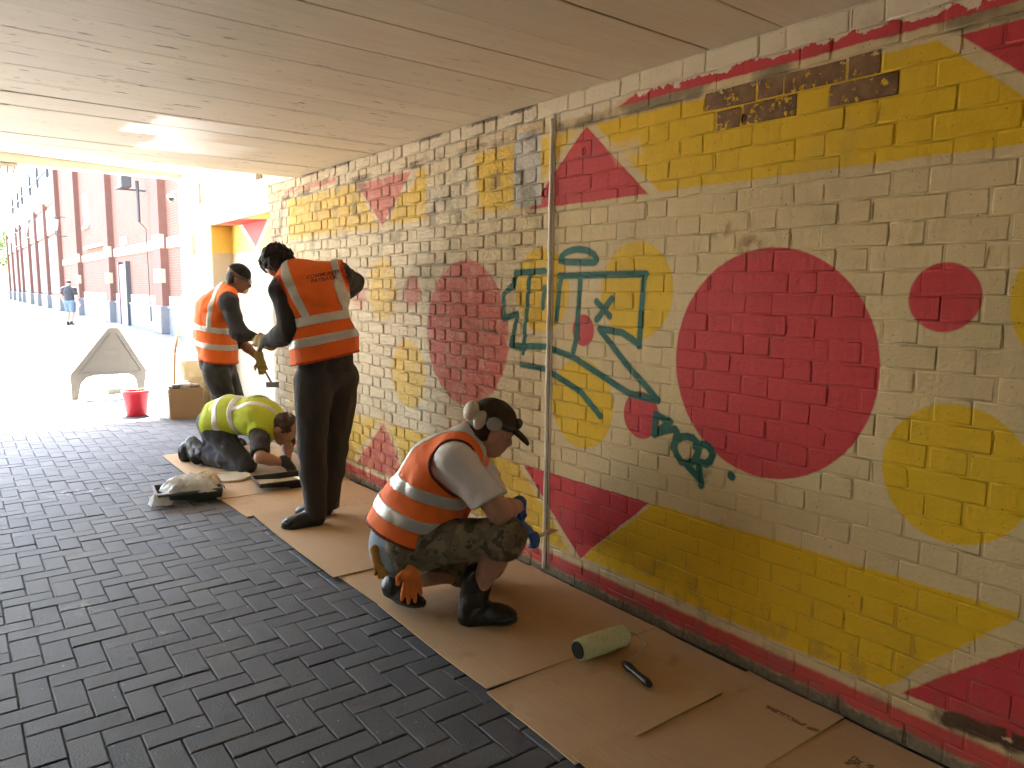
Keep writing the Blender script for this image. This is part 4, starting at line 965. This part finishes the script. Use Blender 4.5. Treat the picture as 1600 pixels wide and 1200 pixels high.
def person(key, J, label, skinm, h, headf, headu, head_s=1.0, heavy=1.0):
    J = {k: np.array(v, float) for k, v in J.items()}
    base = (J['toeN'] + J['toeF'] + J['heelN'] + J['heelF'])/4; base[2] = .012
    root = empty('person', tuple(base), label, 'person'); root['_o'] = list(base)
    f, u, r = basis_from(headf, headu); lat = nrm(J['shF'] - J['shN']); lath = nrm(J['hipF'] - J['hipN'])
    hv = heavy
    torso = [cone(J['pel'], J['wai'], .118*hv, .108*hv, lath, 1.38), cone(J['wai'], J['che'], .108*hv, .122*hv, nrm(lat+lath), 1.34), cone(J['che'], .5*J['che']+.5*J['nek'], .120*hv, .095*hv, lat, 1.35),
             cone(.7*J['nek']+.3*J['shN'], J['shN'], .062, .066), cone(.7*J['nek']+.3*J['shF'], J['shF'], .062, .066), cone(.6*J['nek']+.4*J['che'], J['nek'], .085, .062, lat, 1.3)]
    neck = [cone(J['nek'], J['hd'] - u*.05*head_s - f*.02, .060, .056)]
    arm = {s: [cone(J['sh'+s], J['el'+s], .056*hv, .045*hv), cone(J['el'+s], .65*J['el'+s]+.35*J['wr'+s], .046*hv, .045*hv), cone(.65*J['el'+s]+.35*J['wr'+s], J['wr'+s], .045*hv, .031)] for s in 'NF'}
    leg = {}
    for s in 'NF':
        k_, a_, hp = J['kne'+s], J['ank'+s], J['hip'+s]; m = .62*k_+.38*a_
        leg[s] = [cone(hp, k_, .092*hv, .062), cone(k_, m, .060, .058*hv), cone(m, a_, .058*hv, .039)]
    head = head_prims(J['hd'], f, u, head_s)
    body = torso + neck + head + sum(arm.values(), []) + sum(leg.values(), [])
    F_ = dict(J=J, root=root, torso=torso, neck=neck, arm=arm, leg=leg, head=head, lat=lat, lath=lath, hf=f, hu=u, hr=r, h=h, s=head_s, base=base)
    sk = [grow(p, -.012) for p in torso] + neck + head + sum(([grow(p, -.004) for p in arm[s]] for s in 'NF'), []) + sum(([grow(p, -.006) for p in leg[s]] for s in 'NF'), [])
    grown('body', root, skinm, sk, h*.95, k=.028)
    for q in (-1, 1):
        c = J['hd'] + head_s*(f*.082 + r*q*.031 + u*.006); e = grown('eye', root, EYEW, [ell(c, (f, r, u), (.008, .013, .007))], .004, k=.01)
    return F_
def vest(B, mat, hem_c, hem_n, flare=1.0, arm_r=.105, bands=(), braces=(), front_open=False, grw=.026, neck_r=.085, extra=(), bind=None):
    J, root, h = B['J'], B['root'], B['h']
    pr = list(B['torso']) + list(extra)
    subs = []
    for s in 'NF':
        d = nrm(J['el'+s] - J['sh'+s]); out = B['lat']*(1 if s == 'F' else -1)
        subs.append(cone(J['sh'+s] + out*.045 + d*.0, J['sh'+s] + out*.06 + d*.16, arm_r*.80, arm_r*.85))
    subs.append(cone(J['nek'] + nrm(J['hd']-J['nek'])*.02, J['hd'], neck_r*.75, neck_r*1.1))
    cuts = [(hem_c, hem_n)]
    kw = dict(k=.045, amp=.0085, freq=8, seed=hash(root.name) % 17, ridge=True, subs=subs)
    o = grown('safety_vest', root, mat, pr, h, grw=grw, cuts=cuts, **kw)
    for q in subs: grown('edge_binding', o, bind or mat, pr, h*.85, grw=grw+.0028, cuts=cuts, inter=[grow(q, .011)], **kw)
    hc_, hn_ = np.array(hem_c, float), nrm(hem_n)
    grown('hem_binding', o, bind or mat, pr, h*.85, grw=grw+.0022, cuts=cuts + [(hc_ - hn_*.016, -hn_)], **kw)
    for (c, n, w) in bands:
        n = nrm(n); c = np.array(c, float)
        grown('reflective_strip', o, REFL, pr, h*.85, grw=grw+.0035, cuts=cuts + [(c + n*w/2, n), (c - n*w/2, -n)], **kw)
    for (c, n, w, lim) in braces:
        n = nrm(n); c = np.array(c, float)
        grown('reflective_strip', o, REFL, pr, h*.85, grw=grw+.0033, cuts=cuts + [(c + n*w/2, n), (c - n*w/2, -n)] + list(lim), **kw)
    return o
def lettering(vo, text, centre, normal, right, size, mat, lines_gap=1.1):
    """flat print laid onto the vest's surface"""
    normal, right = nrm(normal), nrm(right); right = nrm(right - normal*(right @ normal)); up = np.cross(normal, right); off = np.array(vo['_o'])
    me = vo.data; bvh = BVHTree.FromPolygons([v.co for v in me.vertices], [tuple(p.vertices) for p in me.polygons])
    fc = bpy.data.curves.new('lettering', 'FONT'); fc.body = text; fc.size = size; fc.align_x = 'CENTER'; fc.align_y = 'CENTER'; fc.space_line = .9; fc.resolution_u = 2; fc.offset = .0008
    to = bpy.data.objects.new('tmp', fc); COL.objects.link(to); bpy.context.view_layer.update()
    tm = bpy.data.meshes.new_from_object(to.evaluated_get(bpy.context.evaluated_depsgraph_get())); bpy.data.objects.remove(to)
    for v in tm.vertices:
        p = np.array(centre) + right*v.co.x + up*v.co.y - off
        hit = bvh.ray_cast(Vector(p + normal*.35), Vector(-normal))
        v.co = Vector(hit[0] + Vector(normal)*.0065) if hit[0] is not None else Vector(p)
    o = link('lettering', tm, vo, [mat]); return o
def add_hand(B, s, name, mat, palm, thumb, curl=.6, h=.0048, cuff=0.0, size=1.0): return hand(B['root'], name, B['J']['wr'+s], B['J']['hn'+s], palm, mat, curl=curl, thumb_side=thumb, h=h, cuff=cuff, size=size)
INK = simple('dark_print', (.24, .045, .025), .8)
J_A = dict(pel=(1.788,4.219,0.956), wai=(1.780,4.227,1.128), che=(1.754,4.296,1.362), nek=(1.700,4.411,1.514), hd=(1.628,4.524,1.560), hipN=(1.692,4.193,0.891), kneN=(1.663,4.176,0.489), ankN=(1.692,4.203,0.075), heelN=(1.742,4.192,0.000), toeN=(1.497,4.247,0.000), hipF=(1.882,4.239,0.890), kneF=(1.850,4.283,0.456), ankF=(1.827,4.339,0.062), heelF=(1.858,4.333,0.000), toeF=(1.716,4.433,0.000), shN=(1.576,4.339,1.422), elN=(1.571,4.240,1.175), wrN=(1.513,4.449,1.105), hnN=(1.482,4.539,1.120), shF=(1.910,4.290,1.509), elF=(2.088,4.466,1.470), wrF=(2.029,4.667,1.348), hnF=(2.001,4.761,1.325))
J_B = dict(pel=(1.877,6.807,0.749), wai=(1.868,6.824,0.975), che=(1.875,6.834,1.228), nek=(1.963,6.793,1.391), hd=(2.053,6.731,1.509), hipN=(1.822,6.715,0.703), kneN=(1.921,6.709,0.339), ankN=(1.809,6.777,0.070), heelN=(1.801,6.881,0.000), toeN=(1.917,6.606,0.000), hipF=(1.941,6.903,0.702), kneF=(2.059,6.907,0.329), ankF=(1.963,6.887,0.069), heelF=(1.962,7.011,0.000), toeF=(2.076,6.760,0.000), shN=(1.922,6.608,1.305), elN=(1.965,6.497,1.045), wrN=(2.100,6.515,1.002), hnN=(2.156,6.534,0.994), shF=(1.999,6.961,1.344), elF=(2.076,6.815,0.946), wrF=(2.183,6.635,0.799), hnF=(2.196,6.598,0.704))
J_C = dict(pel=(1.644,6.137,0.344), wai=(1.741,6.020,0.388), che=(1.884,5.836,0.390), nek=(1.967,5.696,0.377), hd=(2.011,5.595,0.348), hipN=(1.613,6.029,0.312), kneN=(1.757,5.754,0.062), ankN=(1.530,6.187,0.119), heelN=(1.473,6.365,0.178), toeN=(1.495,6.184,0.014), hipF=(1.646,6.258,0.325), kneF=(1.681,6.032,0.018), ankF=(1.505,6.406,0.114), heelF=(1.456,6.487,0.149), toeF=(1.438,6.414,0.003), shN=(1.845,5.651,0.307), elN=(1.769,5.436,0.181), wrN=(1.966,5.452,0.108), hnN=(2.020,5.454,0.055), shF=(2.014,5.889,0.380), elF=(2.141,5.890,0.192), wrF=(2.068,5.706,0.045), hnF=(2.091,5.672,0.012))
J_D = dict(pel=(1.542,2.827,0.321), wai=(1.573,2.788,0.460), che=(1.658,2.702,0.643), nek=(1.745,2.643,0.759), hd=(1.828,2.580,0.836), hipN=(1.518,2.711,0.347), kneN=(1.752,2.359,0.433), ankN=(1.716,2.528,0.132), heelN=(1.658,2.569,0.000), toeN=(1.874,2.444,0.000), hipF=(1.582,2.943,0.283), kneF=(2.002,2.851,0.112), ankF=(1.543,2.917,0.096), heelF=(1.503,2.941,0.058), toeF=(1.567,2.745,0.000), shN=(1.620,2.530,0.727), elN=(1.715,2.354,0.543), wrN=(1.907,2.469,0.512), hnN=(1.958,2.511,0.458), shF=(1.860,2.770,0.678), elF=(2.091,2.818,0.323), wrF=(2.034,2.612,0.347), hnF=(2.041,2.554,0.334))
# ------------------------------------------------------------------ standing man, back to the camera, orange vest
B = person('A', J_A, 'standing man in orange vest and black trousers, back turned, curly dark hair', SK1, .0085, IF*.75 - IR*.32 - IU*.62, -IR*.62 + IU*.70 + IF*.35)
J, root, h = B['J'], B['root'], B['h']
lg = lambda gw: sum(([grow(p, gw) for p in B['leg'][s]] for s in 'NF'), [])
tro = [cone(J['pel']-IU*.03, J['wai'], .130, .118, B['lath'], 1.38)] + lg(.024) + [cone(J['kneN']*.3+J['ankN']*.7, J['ankN']+IU*.0, .056, .060), cone(J['kneF']*.3+J['ankF']*.7, J['ankF'], .056, .060)]
tr_o = grown('trousers', root, CHAR, tro, h, k=.03, cuts=[(J['wai']+IU*.02, IU), (V(0, 0, .055), -IU)], amp=.006, freq=11, aniso=(1, 1, .6), ridge=True, seed=4)
grown('shirt', root, BLACKC, [grow(p, .012) for p in B['torso']] + sum(([grow(p, .016) for p in B['arm'][s]] for s in 'NF'), []), h, k=.035, cuts=[(J['pel']-IU*.03, -IU)], amp=.005, freq=13, ridge=True, seed=2)
boot(root, 'boot', J['ankN'], J['heelN'], J['toeN']-IR*.0, .0065, LEATH, wide=1.08); boot(root, 'boot', J['ankF'], J['heelF'], J['toeF'] + nrm(J['toeF']-J['heelF'])*.06, .007, LEATH)
hem_n = nrm(V(0, 0, -1) + IR*-.22)
hemc = J['pel'] + IU*.055
axis = nrm(J['che'] - J['wai'])
bn = nrm(IU - IR*.20)
VO = vest(B, ORANGE, bind=BINDO, hem_c=hemc, hem_n=nrm(-IU + IR*.20), bands=[(J['wai'] + IU*.005, bn, .055), (J['wai'] + IU*.125, bn, .055)],
     braces=[(J['che'] - IR*.06, nrm(IR + IU*.55), .05, [(J['wai']+IU*.14, -bn)]), (J['nek'] + IR*.245, nrm(IR + IU*.30), .045, [(J['wai']+IU*.14, -bn)])], extra=[cone(J['pel']+IU*.03, J['wai'], .135, .125, B['lath'], 1.42)])
lettering(VO, 'COMMUNITY\nPAYBACK', J['che'] + IR*.065 + IU*.135, -IF + IR*.1, nrm(IR + IU*.22), .031, INK)
hc, f, u, r = J['hd'], B['hf'], B['hu'], B['hr']
grown('hair', root, HAIRD, [ell(hc + u*.045 - f*.022, (f, r, u), (.102, .092, .086)), ell(hc - f*.055 - u*.01, (f, r, u), (.06, .082, .08)), ell(hc + u*.07 + f*.03, (f, r, u), (.075, .08, .055))], .0058, k=.03, amp=.013, freq=42, seed=3)
add_hand(B, 'N', 'glove', GLY, IF*.6 - IU*.3 + IR*.5, 1, curl=.75, cuff=.03, size=1.12); add_hand(B, 'F', 'glove', GLY, -IR, -1, curl=.6, h=.007)
# ------------------------------------------------------------------ far man facing the wall
B = person('B', J_B, 'man in orange vest and goggles facing the bright recess, at the back', SK2, .0098, IR*.85 + IF*.30 - IU*.38, IU*.9 + IR*.38)
J, root, h = B['J'], B['root'], B['h']
grown('trousers', root, CHAR, [cone(J['pel']-IU*.03, J['wai'], .125, .118, B['lath'], 1.25)] + lg(.022), h, k=.035, cuts=[(J['wai']+IU*.0, IU), (V(0, 0, .05), -IU)], amp=.006, freq=11, ridge=True)
grown('shirt', root, BLACKC, [grow(p, .012) for p in B['torso']] + [cone(J['pel']-IR*.07+IU*.02, J['wai']-IR*.05, .10, .11, B['lath'], 1.3)] + [grow(B['arm']['N'][0], .026), grow(B['arm']['N'][1], .012), grow(B['arm']['N'][2], .010), grow(B['arm']['F'][0], .022)], h, k=.035, cuts=[(J['pel']-IU*.10, -IU)], amp=.006, freq=13, ridge=True, seed=5)
for s in 'NF': boot(root, 'boot', J['ank'+s], J['heel'+s], J['toe'+s], .009, LEATH)
bn = nrm(IU + IR*.16)
vest(B, ORANGE, J['pel'] + IU*.035, nrm(-IU - IR*.16), bind=BINDO, arm_r=.115, bands=[(J['wai'] - IU*.045, bn, .05), (J['wai'] + IU*.095, bn, .05)],
     braces=[(J['che'] + IR*.03, nrm(IR - IU*.12), .045, [(J['wai']+IU*.10, -bn)])], extra=[cone(J['pel']+IU*.02, J['wai'], .14, .13, B['lath'], 1.3), cone(J['wai']-IR*.05, J['che']-IR*.04, .12, .11, B['lat'], 1.3)])
hc, f, u, r = J['hd'], B['hf'], B['hu'], B['hr']
grown('cap', root, CAPB, [ell(hc + u*.036 - f*.012, (f, r, u), (.106, .086, .094))], .006, k=.02, cuts=[(hc + u*.034 + f*.02, nrm(-u - f*.22))], amp=.002, freq=30)
grown('hair', root, HAIRD, [ell(hc + u*.0 - f*.045, (f, r, u), (.062, .079, .085))], .007, k=.02, amp=.004, freq=50)
grown('goggles', root, CLEAR, [cone(hc+f*.100+u*.014+r*.045, hc+f*.100+u*.014-r*.045, .022, .022)], .006, k=.01)
grown('goggle_strap', root, DKM, [ell(hc + u*.020 - f*.006, (f, r, u), (.108, .088, .10))], .006, k=.02, cuts=[(hc+u*.026, u), (hc+u*.012, -u)])
grown('dust_mask', root, CREAMP, [ell(hc + f*.085 - u*.075, (f, r, u), (.030, .034, .036))], .006, k=.02)
add_hand(B, 'N', 'glove', GLY, -IU + IR*.3, -1, curl=.5, h=.006, cuff=.03); add_hand(B, 'F', 'glove', GLY, IR*.3 - IF*.8, 1, curl=.75, h=.006, cuff=.04, size=1.1)
bt = empty('paint_brush', tuple(J['hnF'] + V(.02, 0, -.06)), 'small brush held low by the far man against the recess', 'brush')
o_ = np.array(bt.location); p0 = J['hnF'] + IU*.02; p1 = p0 + IR*.075 - IU*.14
MB().tube([p0-o_, p1-o_], [.009, .010], 8).build('handle', simple('wood_grey', (.3, .3, .3), .5), bt)
Mx = Matrix.Translation(Vector(p1-o_)) @ Matrix.Rotation(-.7, 4, 'Z'); MB().box((-.05, -.012, -.035), (.06, .012, .012), M=Mx).build('bristles', simple('bristle_grey', (.22, .23, .25), .8), bt, bevel=.004)
# ------------------------------------------------------------------ kneeling man, yellow vest
J_C['wai'] = (1.741, 6.020, .425); J_C['che'] = (1.884, 5.836, .425); J_C['nek'] = (1.967, 5.70, .385)
B = person('C', J_C, 'kneeling man in bright yellow vest bent down over the cardboard', SK1, .0088, -IU*.75 + IR*.45 - IF*.2, IR*.72 - IF*.25 + IU*.1)
J, root, h = B['J'], B['root'], B['h']
grown('trousers', root, DARKB, [cone(J['pel'], J['wai'], .138, .115, B['lath'], 1.25)] + lg(.016), h, k=.04, cuts=[(V(0, 0, .012), -IU)], amp=.007, freq=11, ridge=True)
ax_ = nrm(J['che'] - J['pel'])
grown('shirt', root, BLACKC, [grow(p, .010) for p in B['torso']] + [grow(B['arm'][s][0], .024) for s in 'NF'], h, k=.035, cuts=[(J['elN'] + nrm(J['shN']-J['elN'])*.03, nrm(J['elN']-J['shN'])*1.0)] , amp=.005, freq=13, ridge=True)
for s in 'NF': boot(root, 'boot', J['ank'+s], J['heel'+s], J['toe'+s], .008, LEATH, shaft=.08)
bn = ax_
VO = vest(B, YELLOW, J['pel'] - ax_*.015, -ax_, bind=BINDY, arm_r=.10, grw=.028, bands=[(J['wai']-ax_*.025, bn, .05), (J['wai']+ax_*.11, bn, .045)],
     braces=[(J['shN']*.62+J['shF']*.38, B['lat'], .045, [(J['wai']+ax_*.11, -bn)]), (J['shN']*.1+J['shF']*.9, B['lat'], .045, [(J['wai']+ax_*.11, -bn)])], extra=[cone(J['pel'], J['wai'], .135, .128, B['lath'], 1.25)])
lettering(VO, 'COMMUNITY\nPAYBACK', J['che']*.8 + J['nek']*.2 + B['lat']*.06, nrm(IU - IF*.25), nrm(B['lat']*.75 + ax_*.5), .034, simple('dark_green_print', (.10, .13, .03), .8))
hc, f, u, r = J['hd'], B['hf'], B['hu'], B['hr']
grown('hair', root, HAIRB, [ell(hc + u*.036 - f*.02, (f, r, u), (.098, .085, .086)), ell(hc - f*.05, (f, r, u), (.058, .079, .08))], .006, k=.03, amp=.005, freq=60, seed=3)
add_hand(B, 'N', 'glove', GLD, -IU, 1, curl=.45, h=.006, cuff=.03, size=1.1); add_hand(B, 'F', 'glove', GLD, -IU, -1, curl=.35, h=.006, cuff=.02, size=1.1)
# ------------------------------------------------------------------ crouching man in the foreground
B = person('D', J_D, 'crouching man in orange vest, white sleeve and olive cap beside the conduit pipe', SK3, .0070, IR*.80 + IF*.36 - IU*.40, IU*.9 + IR*.40, heavy=1.05)
J, root, h = B['J'], B['root'], B['h']
for s_ in ('F',):
    pass
d_ = nrm(J['kneN'] - J['hipN'])
sh_ = [cone(J['pel'], J['wai'], .145, .125, B['lath'], 1.22), cone(J['hipN'], J['kneN'], .118, .080), cone(J['kneN'], J['kneN']*.6+J['ankN']*.4, .080, .083), cone(J['hipF'], J['kneF'], .115, .085), cone(J['kneF'], J['kneF']*.7+J['ankF']*.3, .08, .085)]
grown('shorts', root, CAMO, sh_, h, k=.045, subs=[cone(J['kneN']*.62+J['ankN']*.38, J['ankN'], .10, .06)], amp=.008, freq=12, ridge=True, seed=2)
grown('undershirt', root, PALEB, [ell(J['pel'] - IU*.015 + IR*.005 - IF*.01, (IR, IF, IU), (.15, .155, .13)), cone(J['pel'], J['wai'], .15, .13, B['lath'], 1.2)], h, k=.04, cuts=[(J['wai'], IU)], amp=.004, freq=10)
slv = J['shN']*.22 + J['elN']*.78
grown('shirt', root, WHITET, [grow(p, .010) for p in B['torso']] + [cone(J['shN'], J['elN'], .085, .078), cone(J['shF'], J['elF'], .078, .07)], h, k=.04, cuts=[(slv, nrm(nrm(J['elN']-J['shN']) - IU*.35)), (J['wai']-IU*.05, -IU)], amp=.006, freq=12, ridge=True, seed=6)
boot(root, 'boot', J['ankN'], J['heelN'], J['toeN'], .0058, LEATH, shaft=.15, wide=1.2, sr=.066)
boot(root, 'boot', J['ankF'], J['heelF'], J['toeF'], .0058, LEATH, shaft=.14, wide=1.2, sr=.066, up=nrm(nrm(J['ankF']-J['heelF'] + IU*.1) - nrm(J['toeF']-J['heelF'])*.1 + IU*.6))
ax_ = nrm(J['che'] - J['pel']); b1 = nrm(ax_ - IR*.62); b1 = nrm(IU + IR*.30)
vest(B, ORANGE, J['pel'] + IU*.055 , nrm(-IU - IR*.10 + IR*-.22), bind=BINDK, arm_r=.118, grw=.030, bands=[(J['wai'] + IU*.015, b1, .058), (J['wai']+IU*.148, b1, .056)],
     braces=[(J['shN']*.74+J['shF']*.26 , nrm(B['lat']), .055, [(J['wai']+IU*.15, -b1)])], extra=[cone(J['pel']+IU*.04, J['wai'], .158, .15, B['lath'], 1.2), cone(J['wai']+IR*.07+IU*-.02, J['che']+IR*.02, .13, .125, B['lat'], 1.2)])
hc, f, u, r = J['hd'], B['hf'], B['hu'], B['hr']
grown('hair', root, HAIRB, [ell(hc + u*.0 - f*.030, (f, r, u), (.075, .080, .075))], .006, k=.02, amp=.002, freq=80)
co_ = grown('cap', root, CAPM, [ell(hc + u*.038 - f*.010, (f, r, u), (.110, .089, .092)), ell(hc + u*.07 - f*.0, (f, r, u), (.085, .075, .06))], .005, k=.02, cuts=[(hc + u*.030, -u)], amp=.0018, freq=30)
pk_ = [ell(hc + f*.125 + u*.022, (nrm(f - u*.28), r, nrm(u + f*.28)), (.072, .075, .022))]
grown('cap_peak', co_, CAPM, pk_, .0042, k=.01, subs=[ell(hc + f*.115 + u*.004, (nrm(f - u*.28), r, nrm(u + f*.28)), (.085, .09, .022))], cuts=[(hc+f*.07, -f)])
grown('cap_clip', co_, DKM, [ell(hc + f*.100 + u*.070 + r*.02, (f, r, u), (.016, .030, .026))], .005, k=.01)
grown('dust_mask', root, CREAMP, [ell(hc - f*.125 + u*.045 + r*.015, (f, r, u), (.030, .042, .044)), ell(hc - f*.085 + u*.028 + r*.055, (f, r, u), (.026, .026, .044))], .005, k=.014)
grown('goggles', root, CLEAR, [ell(hc - f*.032 + u*.040 + r*.086, (f, r, u), (.038, .014, .032))], .005, k=.01)
grown('goggle_strap', root, DKM, [ell(hc + u*.038 - f*.010, (f, r, u), (.1125, .0915, .097))], .005, k=.02, cuts=[(hc+u*.058, u), (hc+u*.044, -u)])
add_hand(B, 'N', 'glove', GLB, -IR*.2 + IF*.4 - IU*.6, 1, curl=.9, cuff=.015, size=.86); add_hand(B, 'F', 'glove', GLB, IF*.2 - IU*.6 - IR*.3, -1, curl=1.0, cuff=.02, size=.9)
sc_ = empty('scraper', tuple(J['hnF']), 'thin cream scraper held against the conduit pipe', 'scraper'); o_ = np.array(J['hnF'])
p0 = J['hnF'] + IR*.01 - IU*.02; p1 = p0 + V(.16, .04, -.005)
MB().tube([p0-o_, p0*.45+p1*.55-o_], [.010, .009], 8).build('handle', CREAMP, sc_)
Mx = Matrix.Translation(Vector(p0*.45+p1*.55-o_)) @ Matrix.Rotation(.25, 4, 'Z'); MB().box((0, -.018, -.0015), (.08, .018, .0015), M=Mx).build('blade', STEEL, sc_)
# spare gloves tucked into the back of his waistband
g1 = J['pel'] + IR*.055 - IU*.085 - IF*.175
sg1 = empty('spare_glove', tuple(g1), 'orange glove hanging from the crouching man\'s back pocket', 'glove'); sg1['_o'] = list(g1)
hand(sg1, 'glove_shell', g1 + IU*.05, g1 - IU*.05, -IF, GLO, curl=.12, spread=.3, thumb_side=1, size=1.0, cuff=.03)
g2 = J['pel'] - IR*.10 - IU*.075 - IF*.125
sg2 = empty('spare_glove', tuple(g2), 'yellow and green glove tucked behind the crouching man', 'glove'); sg2['_o'] = list(g2)
hand(sg2, 'glove_shell', g2 + IU*.05, g2 - IU*.04 + IR*.02, -IF, fabric('glove_ochre', (.45, .24, .05)), curl=.4, spread=.3, thumb_side=-1, size=.6, cuff=.03)
# ------------------------------------------------------------------ passer-by far down the street
o_ = V(3.55, 31.7, 0); t_ = lambda a, b, c: tuple(o_ + IR*a + IF*b + IU*c)
J_E = dict(pel=t_(0, 0, .86), wai=t_(0, 0, 1.0), che=t_(0, .0, 1.22), nek=t_(0, .0, 1.38), hd=t_(0, .03, 1.53), hipN=t_(-.09, 0, .83), kneN=t_(-.10, .05, .46), ankN=t_(-.10, -.03, .08), heelN=t_(-.10, -.08, 0), toeN=t_(-.11, .17, 0),
 hipF=t_(.09, 0, .83), kneF=t_(.10, -.02, .45), ankF=t_(.10, -.15, .09), heelF=t_(.10, -.20, .02), toeF=t_(.11, .03, 0), shN=t_(-.19, 0, 1.32), elN=t_(-.27, -.02, 1.06), wrN=t_(-.26, .08, .86), hnN=t_(-.26, .13, .80), shF=t_(.19, 0, 1.32), elF=t_(.27, .0, 1.05), wrF=t_(.31, .03, .82), hnF=t_(.32, .05, .75))
B = person('E', J_E, 'distant man in dark T-shirt and pale shorts walking in the sunny street', SK3, .014, IF, IU)
J, root, h = B['J'], B['root'], B['h']
grown('shorts', root, fabric('pale_denim', (.10, .14, .19)), [cone(J['pel'], J['wai'], .13, .115, B['lath'], 1.3)] + [grow(B['leg'][s][0], .03) for s in 'NF'], h, k=.03, cuts=[(J['wai'], IU), (J['kneN']+IU*.02, -IU)], amp=.004)
grown('t_shirt', root, BLACKC, [grow(p, .014) for p in B['torso']] + [cone(J['sh'+s], J['sh'+s]*.4 + J['el'+s]*.6, .078, .07) for s in 'NF'], h, k=.03, cuts=[(J['pel']+IU*.02, -IU)], amp=.004)
hc, f, u, r = J['hd'], B['hf'], B['hu'], B['hr']; grown('hair', root, HAIRD, [ell(hc + u*.045 - f*.02, (f, r, u), (.1, .083, .08))], .012, k=.02)
for s in 'NF': boot(root, 'shoe', J['ank'+s], J['heel'+s], J['toe'+s], .012, BLACKC, shaft=.03)
for s, th in (('N', -1), ('F', 1)): add_hand(B, s, 'hand', SK3, -IF, th, curl=.4, h=.008)
for o in bpy.data.objects:
    if '_o' in o: del o['_o']
